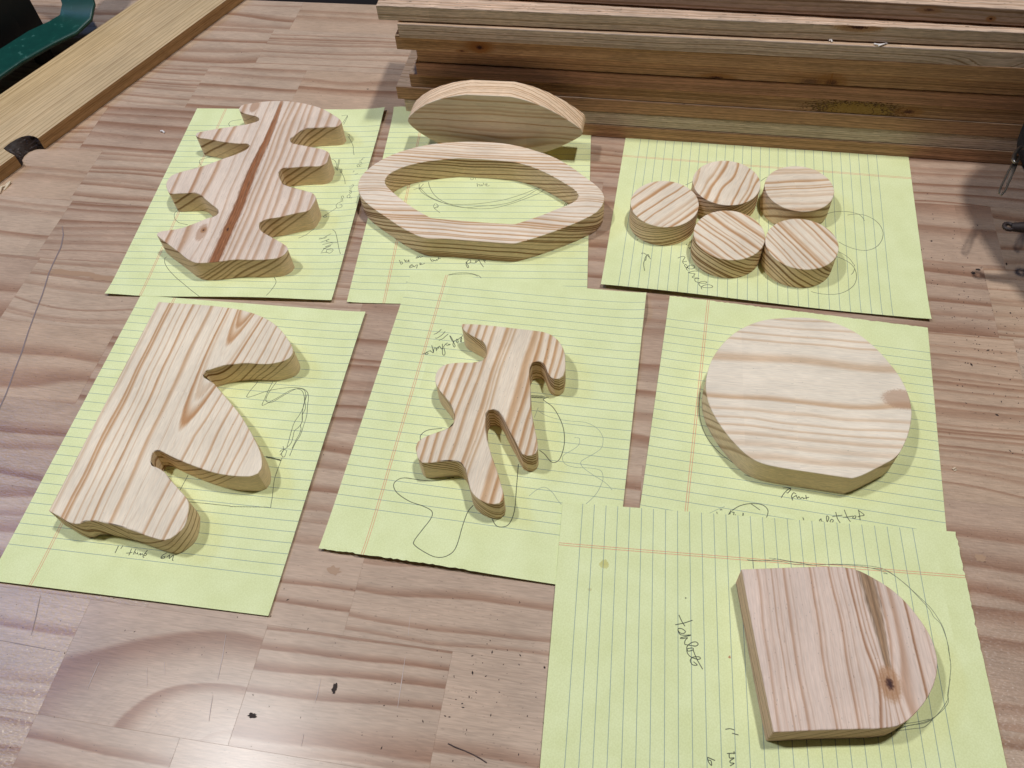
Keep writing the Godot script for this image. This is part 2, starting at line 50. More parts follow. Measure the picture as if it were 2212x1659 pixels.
const INK_FIN := [[2, [[1419, 837, 1411, 872, 1387, 938, 1378, 1002, 1427, 988, 1517, 934, 1613, 896, 1728, 870, 1821, 870, 1871, 896, 1901, 946, 1919, 1033, 1941, 1135, 1943, 1229, 1942, 1322, 1923, 1407, 1914, 1518], [1549, 830, 1541, 913, 1537, 994, 1534, 1066, 1552, 1064, 1588, 1033, 1653, 973, 1723, 903, 1777, 879, 1827, 892, 1861, 942, 1880, 993, 1887, 1054, 1877, 1133, 1858, 1204, 1858, 1289, 1864, 1380, 1867, 1438], [1583, 827, 1554, 930, 1547, 1002, 1565, 1031, 1610, 1031, 1680, 961, 1764, 885, 1822, 874, 1862, 906, 1884, 993, 1908, 1060, 1903, 1131, 1919, 1197, 1905, 1250, 1883, 1286, 1887, 1336, 1890, 1394, 1874, 1437, 1844, 1481, 1849, 1521, 1874, 1531, 1877, 1469], [1882, 922, 1883, 975, 1883, 1028, 1898, 1114, 1918, 1181, 1918, 1232, 1932, 1264, 1932, 1314, 1921, 1374, 1914, 1449], [1834, 1437, 1848, 1473, 1834, 1519], [1824, 1488, 1839, 1466, 1870, 1470], [1727, 1551, 1779, 1553, 1856, 1565], [1725, 1543, 1793, 1552, 1850, 1560], [1736, 1554, 1796, 1560, 1855, 1569], [1859, 1540, 1857, 1617, 1856, 1704, 1864, 1773, 1887, 1878, 1898, 1944, 1902, 1978, 1874, 1977, 1792, 1985, 1690, 1995, 1588, 2005]]],
	[2, [[1254, 2004, 1426, 2001, 1588, 2000], [1159, 1779, 1145, 1915], [951, 1766, 992, 1743, 1025, 1740]]],
	[3, [[855, 2421, 854, 2476], [888, 2414, 882, 2440], [964, 2431, 966, 2458, 966, 2482], [941, 2468, 968, 2462, 981, 2456], [998, 2432, 996, 2470, 997, 2451, 1007, 2456, 1007, 2468], [1016, 2441, 1017, 2439], [1018, 2464, 1024, 2454, 1027, 2467], [1039, 2470, 1049, 2457, 1053, 2470, 1062, 2458, 1068, 2467], [1089, 2429, 1081, 2453, 1075, 2472, 1082, 2484, 1088, 2482], [1076, 2463, 1091, 2470, 1097, 2457, 1078, 2453], [1243, 2430, 1225, 2445, 1214, 2465, 1220, 2475, 1239, 2473, 1242, 2461, 1229, 2463, 1220, 2470], [1259, 2461, 1272, 2442, 1280, 2469, 1300, 2442, 1309, 2478, 1316, 2480]]]]
const SHEET_JIGSAW := [-0.0131, -0.3767, -0.2478]
const INK_JIGSAW := [[3, [[378, 699, 398, 685, 417, 659, 429, 637], [401, 738, 416, 736, 444, 705, 460, 676, 468, 655], [437, 759, 465, 737, 485, 705, 501, 681], [332, 922, 352, 911, 361, 901, 376, 888, 393, 880], [354, 909, 355, 922, 367, 926, 377, 913, 369, 906, 359, 910], [389, 882, 400, 890, 419, 896, 388, 823], [419, 894, 415, 857, 421, 845, 431, 850, 442, 876], [440, 857, 439, 843, 450, 833, 451, 847, 443, 859], [450, 833, 456, 821, 469, 836, 482, 851, 486, 836], [475, 795, 487, 836, 494, 875, 502, 902, 516, 914, 522, 899, 515, 872, 496, 832], [492, 824, 500, 801, 508, 785, 520, 778], [506, 797, 523, 803, 544, 792, 525, 791], [519, 696, 543, 738, 566, 760, 552, 736, 529, 705, 519, 696], [566, 760, 568, 789, 579, 810, 587, 814, 588, 797, 573, 771, 566, 760, 574, 745, 584, 738], [586, 726, 590, 754, 604, 767, 604, 747, 590, 723], [599, 733, 607, 715, 618, 702, 630, 715, 631, 754, 621, 727, 623, 704, 629, 677]]],
	[3, [[520, 1780, 510, 1724, 555, 1670, 664, 1639], [855, 2061, 723, 2111, 598, 2122, 470, 2123, 416, 2161, 412, 2206, 458, 2260, 566, 2313, 683, 2339, 753, 2371, 759, 2429, 715, 2535, 680, 2629, 701, 2666, 803, 2714, 882, 2731, 951, 2704, 995, 2630, 1007, 2441, 1022, 2331, 1050, 2276], [1213, 2366, 1252, 2413, 1299, 2417, 1345, 2382, 1364, 2271, 1347, 2086, 1326, 1876], [1468, 1728, 1513, 1758, 1568, 1814, 1608, 1817, 1640, 1767, 1651, 1646, 1629, 1517, 1581, 1409, 1510, 1311, 1427, 1253, 1448, 1230], [1314, 1224, 1430, 1216], [1316, 1236, 1464, 1222], [1326, 1243, 1440, 1233]]],
	[1, [[1403, 1362, 1458, 1395, 1545, 1418, 1671, 1425, 1770, 1421, 1838, 1436, 1900, 1476, 1939, 1533, 1948, 1580, 1942, 1638, 1900, 1691, 1842, 1741, 1803, 1780, 1803, 1807, 1831, 1840, 1908, 1888, 1983, 1927, 2034, 1964, 2061, 1996], [1724, 1574, 1761, 1578, 1764, 1635, 1723, 1688, 1665, 1739, 1655, 1773, 1670, 1808, 1702, 1831, 1767, 1840, 1853, 1832, 1925, 1831, 1966, 1848, 1984, 1900, 1978, 1954, 1955, 2029, 1923, 2086, 1883, 2140], [1453, 2134, 1493, 2084, 1535, 2051, 1574, 2049, 1627, 2086, 1665, 2133, 1702, 2171], [1396, 1333, 1379, 1434]]]]
const SHEET_ROUND := [0.2103, -0.3176, -0.2863]
const INK_ROUND := [[3, [[1010, 1850, 1027, 1813, 1055, 1773, 1072, 1760], [1019, 1766, 1075, 1759, 1056, 1801, 1047, 1799], [1114, 1800, 1096, 1793, 1082, 1827, 1092, 1856, 1088, 1839, 1114, 1814], [1117, 1810, 1126, 1835, 1135, 1817, 1146, 1832, 1161, 1819, 1170, 1831], [1184, 1797, 1190, 1830], [1167, 1828, 1207, 1810], [555, 2055, 561, 2079], [578, 2027, 580, 2037], [588, 2025, 590, 2035], [655, 2022, 649, 2057], [638, 2066, 653, 2036, 680, 2038], [679, 2035, 675, 2066, 689, 2053, 699, 2068, 716, 2055, 722, 2067, 739, 2057, 743, 2029, 748, 2065, 768, 2055, 785, 2055, 797, 2056, 814, 2058], [664, 2021, 711, 1978, 768, 1948, 826, 1935, 879, 1936, 912, 1961, 919, 1993, 909, 2035, 892, 2052], [797, 1943, 827, 1960, 860, 1980], [1166, 1986, 1181, 2026], [1294, 1972, 1283, 1987, 1289, 2012, 1297, 2008, 1294, 1975], [1306, 1989, 1314, 2011, 1334, 1994, 1348, 1952, 1334, 1941, 1334, 1981, 1351, 2004, 1379, 1972, 1368, 1961, 1357, 1983, 1374, 2000, 1402, 1984], [1397, 1899, 1408, 1947, 1427, 1980], [1374, 1937, 1442, 1914], [1457, 1868, 1476, 1921, 1498, 1956], [1448, 1930, 1482, 1920, 1516, 1907], [1521, 1909, 1515, 1923, 1530, 1924, 1538, 1903, 1524, 1905], [1557, 1849, 1564, 1898, 1566, 1930], [1556, 1853, 1595, 1882, 1567, 1897, 1550, 1907]]],
	[1, [[492, 2085, 551, 2039, 607, 2001]]],
	[2, [[348, 1001, 360, 1218, 422, 1401, 531, 1536, 663, 1628, 763, 1700], [736, 1705, 873, 1728, 1009, 1735]]]]
const SHEET_TABLET := [0.1475, -0.1559, -0.1845]
const INK_TABLET := [[3, [[853, 786, 873, 829, 892, 858], [830, 855, 886, 838, 942, 814], [846, 896, 849, 879, 875, 880, 895, 895, 885, 909, 859, 908, 846, 892, 859, 918, 885, 922, 930, 917, 865, 941, 872, 947, 908, 937, 894, 955, 891, 982, 917, 986, 962, 988, 978, 973, 962, 960, 930, 971, 904, 1000, 910, 1026, 942, 1016, 942, 1003, 907, 1013, 907, 1039, 929, 1063, 973, 1075, 991, 1067, 980, 1058, 941, 1065, 925, 1089, 941, 1114, 969, 1112, 947, 1094], [945, 1016, 967, 1072, 1004, 1136], [1139, 1498, 1166, 1492, 1193, 1497], [1180, 1518, 1216, 1524], [1143, 1640, 1194, 1632], [1185, 1625, 1184, 1639], [1155, 1642, 1157, 1664, 1183, 1662, 1159, 1681, 1161, 1692, 1182, 1693, 1158, 1709], [1023, 1675, 1028, 1700, 1045, 1718, 1043, 1693, 1028, 1689], [1026, 1675, 1067, 1688]]],
	[4, [[1370, 341, 1370, 399], [1330, 340, 1392, 339, 1482, 331, 1536, 316, 1615, 324, 1703, 331, 1763, 340, 1870, 328, 1975, 321, 2054, 319, 2149, 325, 2233, 341, 2277, 361, 2252, 359], [1339, 344, 1446, 336, 1570, 333, 1657, 347, 1763, 340], [1483, 313, 1536, 316, 1650, 331, 1790, 338, 1923, 321, 2063, 313, 2167, 314, 2236, 322, 2285, 341, 2346, 388, 2420, 461, 2477, 524, 2526, 583, 2557, 643, 2582, 711, 2591, 797, 2589, 874, 2584, 966, 2560, 1059, 2535, 1150, 2521, 1207, 2454, 1276, 2385, 1322, 2303, 1353, 2238, 1371, 2172, 1401], [2183, 327, 2284, 346, 2384, 422, 2455, 508, 2516, 593, 2536, 645, 2573, 695, 2592, 814, 2587, 933], [2565, 1050, 2533, 1142, 2520, 1191, 2437, 1290, 2359, 1340, 2278, 1359, 2188, 1395], [2409, 1316, 2355, 1363, 2275, 1383, 2179, 1404], [2240, 1355, 2321, 1336, 2394, 1313]]]]
const PLANK_AT := Vector2(-0.4832, -0.7754)
const PLANK_NOTCH_TOP := [-196, 283, -225, 260, -297, 203, -356, 146, -307, 57, -249, -4, -195, -35, -134, -44, -64, -17, -15, 22]
const PLANK_NOTCH_LOW := [-196, 283, -196, 240, -214, 209, -221, 184, -224, 160, -218, 112, -185, 49, -130, 17, -76, 5, -15, 22]

var names := {}
var fib: PackedByteArray
var blot: PackedByteArray
var M := {}

# ---------------------------------------------------------------- naming
func numbered(called: String) -> String:
	var n: int = names.get(called, 0)
	names[called] = n + 1
	return called if n == 0 else "%s_%03d" % [called, n]

func tag(o: Node, label: String, category: String, group := "", kind := "") -> void:
	if label != "": o.set_meta("label", label)
	if category != "": o.set_meta("category", category)
	if group != "": o.set_meta("group", group)
	if kind != "": o.set_meta("kind", kind)

func thing(called: String, label: String, category: String, at := Vector3.ZERO, turn := 0.0, group := "") -> Node3D:
	var o := Node3D.new()
	o.name = numbered(called)
	add_child(o, true)
	o.position = at
	o.rotation.y = turn
	tag(o, label, category, group)
	return o

func put(called: String, mesh: Mesh, parent: Node = self) -> MeshInstance3D:
	var o := MeshInstance3D.new()
	o.name = numbered(called) if parent == self else called
	o.mesh = mesh
	parent.add_child(o, true)
	return o

# ---------------------------------------------------------------- mesh building
class MB:
	var v := PackedVector3Array()
	var n := PackedVector3Array()
	var t := PackedVector2Array()
	var i := PackedInt32Array()
	func vert(p: Vector3, nn: Vector3, uv := Vector2.ZERO) -> int:
		v.append(p); n.append(nn); t.append(uv)
		return v.size() - 1
	func tri(a: int, b: int, c: int) -> void:
		var w := (v[b] - v[a]).cross(v[c] - v[a])
		if w.dot(n[a] + n[b] + n[c]) > 0.0:
			i.append(a); i.append(c); i.append(b)
		else:
			i.append(a); i.append(b); i.append(c)
	func quad(a: int, b: int, c: int, d: int) -> void:
		tri(a, b, c); tri(a, c, d)
	func flat4(a: Vector3, b: Vector3, c: Vector3, d: Vector3, nn: Vector3, ua := Vector2.ZERO, ub := Vector2.ZERO, uc := Vector2.ZERO, ud := Vector2.ZERO) -> void:
		quad(vert(a, nn, ua), vert(b, nn, ub), vert(c, nn, uc), vert(d, nn, ud))
	func add_to(m: ArrayMesh, mat: Material) -> void:
		if i.is_empty(): return
		var a := []
		a.resize(Mesh.ARRAY_MAX)
		a[Mesh.ARRAY_VERTEX] = v; a[Mesh.ARRAY_NORMAL] = n; a[Mesh.ARRAY_TEX_UV] = t; a[Mesh.ARRAY_INDEX] = i
		m.add_surface_from_arrays(Mesh.PRIMITIVE_TRIANGLES, a)
		m.surface_set_material(m.get_surface_count() - 1, mat)
	func done(mat: Material) -> ArrayMesh:
		var m := ArrayMesh.new()
		add_to(m, mat)
		return m

func tube(b: MB, path: PackedVector3Array, radii: Array, sides := 10) -> void:
	var rings := []
	var side := Vector3.UP
	for k in path.size():
		var d := (path[mini(k + 1, path.size() - 1)] - path[maxi(k - 1, 0)]).normalized()
		if k == 0: side = d.cross(Vector3(0.31, 0.9, 0.2)).normalized()
		side = (side - d * side.dot(d)).normalized()
		var up := d.cross(side)
		var r: float = radii[k] if k < radii.size() else radii[-1]
		var row := []
		for s in sides:
			var w := TAU * s / sides
			var nn := side * cos(w) + up * sin(w)
			row.append(b.vert(path[k] + nn * r, nn, Vector2(float(s) / sides, k * 0.1)))
		rings.append(row)
	for k in path.size() - 1:
		for s in sides:
			b.quad(rings[k][s], rings[k][(s + 1) % sides], rings[k + 1][(s + 1) % sides], rings[k + 1][s])
	for e in [0, path.size() - 1]:
		var d2 := (path[e] - path[1 if e == 0 else path.size() - 2]).normalized()
		var c := b.vert(path[e], d2)
		for s in sides:
			b.tri(c, b.vert(b.v[rings[e][s]], d2), b.vert(b.v[rings[e][(s + 1) % sides]], d2))

# ---------------------------------------------------------------- wood
func prepare_noise() -> void:
	var f := FastNoiseLite.new()
	f.noise_type = FastNoiseLite.TYPE_VALUE
	f.seed = 11; f.frequency = 0.5; f.fractal_octaves = 3
	var im := f.get_image(128, 1024)
	im.convert(Image.FORMAT_L8)
	im.resize(2048, 1024, Image.INTERPOLATE_CUBIC)
	fib = im.get_data()
	f.seed = 5; f.frequency = 0.02; f.noise_type = FastNoiseLite.TYPE_SIMPLEX_SMOOTH
	im = f.get_image(512, 512)
	im.convert(Image.FORMAT_L8)
	blot = im.get_data()

# Growth-ring darkness across the grain, -130 mm .. 130 mm in tenths: a soft rise and a sharp fall for each ring [place, width, strength].
func ring_table(rings: Array, fill: float, sd: int, fall := 0.55) -> PackedFloat32Array:
	var t := PackedFloat32Array()
	t.resize(2600)
	var g := RandomNumberGenerator.new()
	g.seed = sd
	var all := rings.duplicate()
	if fill > 0.0:
		var at := -128.0
		while at < 128.0:
			at += g.randf_range(0.9, 2.6)
			all.append([at, g.randf_range(0.4, 1.0), g.randf_range(0.03, fill)])
	for r in all:
		var pos: float = r[0]
		var w: float = r[1]
		var s: float = r[2]
		var a0 := maxi(0, int((pos - w * 1.3 + 130.0) * 10.0))
		var a1 := mini(2599, int((pos + w * 0.7 + 130.0) * 10.0) + 1)
		for k in range(a0, a1 + 1):
			var d := k * 0.1 - 130.0 - pos
			var x := 1.0 + d / (w * 1.25) if d < 0.0 else 1.0 - d / (w * fall)
			x = clampf(x, 0.0, 1.0)
			t[k] = maxf(t[k], s * x * x * (3.0 - 2.0 * x))
	return t

func random_rings(sd: int, gap: float, wide: float, strong: float) -> Array:
	var g := RandomNumberGenerator.new()
	g.seed = sd
	var out := []
	var at := -130.0
	while at < 130.0:
		at += gap * g.randf_range(0.45, 1.7)
		out.append([at, wide * g.randf_range(0.5, 1.6), clampf(strong * g.randf_range(0.45, 1.35), 0.0, 1.0)])
	return out

# Where a point u along and v across the grain (mm) falls among the rings.
func ring_at(o: Dictionary, nz: FastNoiseLite, u: float, v: float) -> float:
	var r := v + float(o.get("warp", 1.5)) * nz.get_noise_2d(u, v * 2.2)
	if o.has("oval"):
		var c: Array = o.oval
		r += Vector2((u - c[0]) / c[2], v - c[1]).length() - v
	if o.has("fold"):                      # nested V bands beside straight ones: [edge, axis, axis drift, closing, reach, base, tip]
		var c: Array = o.fold
		if v < c[0]:
			var dv: float = v - c[1] - c[2] * u
			r += c[5] + sqrt(dv * dv + 64.0) + c[3] * minf(u - c[6], 0.0) * exp(-dv * dv / (c[4] * c[4])) - v
	r += u * float(o.get("slope", 0.0))
	for b in o.get("bumps", []):
		var du: float = (u - b[0]) / b[2]
		var dv: float = (v - b[1]) / b[3]
		var q := du * du + dv * dv
		if q < 9.0: r += b[4] * exp(-q)
	return r

func wood_noise(o: Dictionary) -> FastNoiseLite:
	var nz := FastNoiseLite.new()
	nz.seed = o.get("seed", 1)
	nz.frequency = o.get("freq", 0.009)
	nz.fractal_octaves = 2
	return nz

# A picture of sawn wood: w x h pixels of mpp mm each, the grain along x, its middle at u0, v0.
func wood_image(o: Dictionary, w: int, h: int, mpp: float, u0 := 0.0, v0 := 0.0, tilt := 0.0) -> Image:
	var nz := wood_noise(o)
	var t: PackedFloat32Array = o.table
	var step := 6
	var gw := w / step + 2
	var gh := h / step + 2
	var grid := PackedFloat32Array()
	grid.resize(gw * gh)
	for y in gh:
		for x in gw:
			grid[y * gw + x] = ring_at(o, nz, u0 + (x * step - w * 0.5) * mpp, v0 + (y * step - h * 0.5) * mpp)
	var pale: Color = o.pale
	var dark: Color = o.dark
	var red: Color = o.get("heart", dark)
	var pr := pale.r * 255.0; var pg := pale.g * 255.0; var pb := pale.b * 255.0
	var dr := dark.r * 255.0 - pr; var dg := dark.g * 255.0 - pg; var db := dark.b * 255.0 - pb
	var hr := red.r * 255.0 - pr; var hg := red.g * 255.0 - pg; var hb := red.b * 255.0 - pb
	var knots: Array = o.get("knots", [])
	var fiber: float = o.get("fiber", 0.06)
	var pores: int = o.get("pores", 232)
	var pore_depth: float = o.get("pore_depth", 0.35)
	var sd: int = o.get("seed", 1)
	var out := PackedByteArray()
	out.resize(w * h * 3)
	var at := 0
	var inv := 1.0 / step
	for y in h:
		var gy := y / step
		var fy := float(y - gy * step) * inv
		var row0 := gy * gw
		var row1 := row0 + gw
		var frow := ((y * 2 + sd * 131) & 1023) * 2048
		var prow := ((y + sd * 57 + 400) & 1023) * 2048
		var brow := ((y / 2 + sd * 77) & 511) * 512
		var cx := -1
		var ra := 0.0
		var rb := 0.0
		for x in w:
			var gx := x / step
			if gx != cx:
				cx = gx
				ra = lerpf(grid[row0 + gx], grid[row1 + gx], fy)
				rb = lerpf(grid[row0 + gx + 1], grid[row1 + gx + 1], fy)
			var r := ra + (rb - ra) * float(x - gx * step) * inv
			var f := (fib[frow + ((x * 2 + sd * 311) & 2047)] - 128) * 0.0078
			var k := int((r + f * 0.16 + 130.0) * 10.0)
			var d: float = t[clampi(k, 0, 2599)]
			var b := (blot[brow + ((x / 4 + sd * 41) & 511)] - 128) * 0.0078
			var m := 1.0 + f * fiber + b * 0.05
			if fib[prow + ((x * 5 + sd * 97) & 2047)] > pores: m -= pore_depth * (0.5 + d)
			if d <= 0.7:
				out[at] = clampi(int((pr + dr * d) * m), 0, 255)
				out[at + 1] = clampi(int((pg + dg * d) * m), 0, 255)
				out[at + 2] = clampi(int((pb + db * d) * m), 0, 255)
			else:
				var e := (d - 0.7) / 0.3
				out[at] = clampi(int((pr + lerpf(dr * d, hr, e)) * m), 0, 255)
				out[at + 1] = clampi(int((pg + lerpf(dg * d, hg, e)) * m), 0, 255)
				out[at + 2] = clampi(int((pb + lerpf(db * d, hb, e)) * m), 0, 255)
			at += 3
	for s in o.get("streaks", []):         # resin-soaked heart: [from u, to u, v, half width at each end and in the middle, strength]
		for x in w:
			var u: float = u0 + (x - w * 0.5) * mpp
			if u < s[0] or u > s[1]: continue
			var f: float = (u - s[0]) / (s[1] - s[0])
			var half: float = lerpf(s[3], s[5], minf(1.0, f * 2.0)) if f < 0.5 else lerpf(s[5], s[4], f * 2.0 - 1.0)
			var mid: float = s[2] + nz.get_noise_2d(u * 0.8, 77.0) * 1.5
			var ends := smoothstep(0.0, 0.08, f) * smoothstep(1.0, 0.94, f)
			for y in range(maxi(0, int((mid - half * 1.4 - v0) / mpp + h * 0.5)), mini(h, int((mid + half * 1.4 - v0) / mpp + h * 0.5) + 1)):
				var dv := (v0 + (y - h * 0.5) * mpp - mid) / half
				var fb := (fib[((y * 5 + sd * 31) & 1023) * 2048 + ((x * 2) & 2047)] - 128) * 0.0078
				var q := absf(dv) + fb * 0.3
				var a := smoothstep(1.3, 0.5, q) * ends * float(s[6])
				if a <= 0.01: continue
				var lit := 1.0 + fb * 0.22 - 0.16 * smoothstep(0.5, 0.85, q) + 0.1 * sin(dv * 7.0 + u * 0.02)
				var p := (y * w + x) * 3
				out[p] = clampi(int(lerpf(out[p], red.r * 255.0 * lit, a)), 0, 255)
				out[p + 1] = clampi(int(lerpf(out[p + 1], red.g * 255.0 * lit, a)), 0, 255)
				out[p + 2] = clampi(int(lerpf(out[p + 2], red.b * 255.0 * lit, a)), 0, 255)
	for kn in knots:                       # [u, v, half length, half width, darkness]
		var kx: float = (kn[0] - u0) / mpp + w * 0.5
		var ky: float = (kn[1] - v0) / mpp + h * 0.5
		var rx: float = kn[2] / mpp
		var ry: float = kn[3] / mpp
		for y in range(maxi(0, int(ky - ry * 1.6)), mini(h, int(ky + ry * 1.6) + 1)):
			for x in range(maxi(0, int(kx - rx * 1.6)), mini(w, int(kx + rx * 1.6) + 1)):
				var q := Vector2((x - kx) / rx, (y - ky) / ry).length()
				q += ((blot[((y * 9) & 511) * 512 + ((x * 9) & 511)]) - 128) * 0.0011
				if kn.size() > 5 and kn[5] == 2: q += (blot[((y * 13 + 90) & 511) * 512 + ((x * 4) & 511)] - 128) * 0.0045
				if q > 1.45: continue
				if kn.size() > 5 and kn[5] == 2:      # an old knot: pale speckled middle, dark rim, a crack across
					var seam := absf(x - kx - 3.0 * sin((y - ky) * 0.35) - rx * 0.42)
					var at3 := (y * w + x) * 3
					var rim := smoothstep(0.16, 0.0, absf(q - 0.95)) + smoothstep(1.3, 0.0, seam) * float(q < 1.0)
					var fleck := (fib[((y * 7) & 1023) * 2048 + ((x * 9) & 2047)] - 128) * 0.16
					for c in 3:
						var tone := lerpf(out[at3 + c], [158.0, 124.0, 72.0][c] + fleck, smoothstep(1.05, 0.9, q))
						tone = lerpf(tone, [96.0, 70.0, 48.0][c], smoothstep(1.45, 1.0, q) * 0.45 * float(q >= 1.0))
						out[at3 + c] = clampi(int(lerpf(tone, [46.0, 30.0, 22.0][c], clampf(rim, 0.0, 1.0) * float(kn[4]))), 0, 255)
					continue
				if kn.size() > 5:
					var soft := smoothstep(1.1, 0.75, q) * float(kn[4])
					var at2 := (y * w + x) * 3
					for c in 3: out[at2 + c] = int(lerpf(out[at2 + c], [176.0, 136.0, 108.0][c], soft))
					continue
				var core := smoothstep(0.62, 0.1, q)
				var halo := smoothstep(1.45, 0.8, q)
				var ringy := 0.5 + 0.5 * sin(q * 21.0)
				var a := clampf(halo * (0.5 + 0.12 * ringy) + core * 0.5, 0.0, 1.0) * float(kn[4])
				var p := (y * w + x) * 3
				for c in 3:
					var goal: float = lerpf([158.0, 106.0, 62.0][c], [68.0, 40.0, 35.0][c], core)
					out[p + c] = int(lerpf(out[p + c], goal, a))
	return Image.create_from_data(w, h, false, Image.FORMAT_RGB8, out)

func mat_of(im: Image, rough: float, tint := Color.WHITE, spec := 0.5) -> StandardMaterial3D:
	var m := StandardMaterial3D.new()
	im.generate_mipmaps()
	m.albedo_texture = ImageTexture.create_from_image(im)
	m.albedo_color = tint
	m.roughness = rough
	m.metallic_specular = spec
	return m

func plain(c: Color, rough := 0.6, metal := 0.0) -> StandardMaterial3D:
	var m := StandardMaterial3D.new()
	m.albedo_color = c; m.roughness = rough; m.metallic = metal
	return m

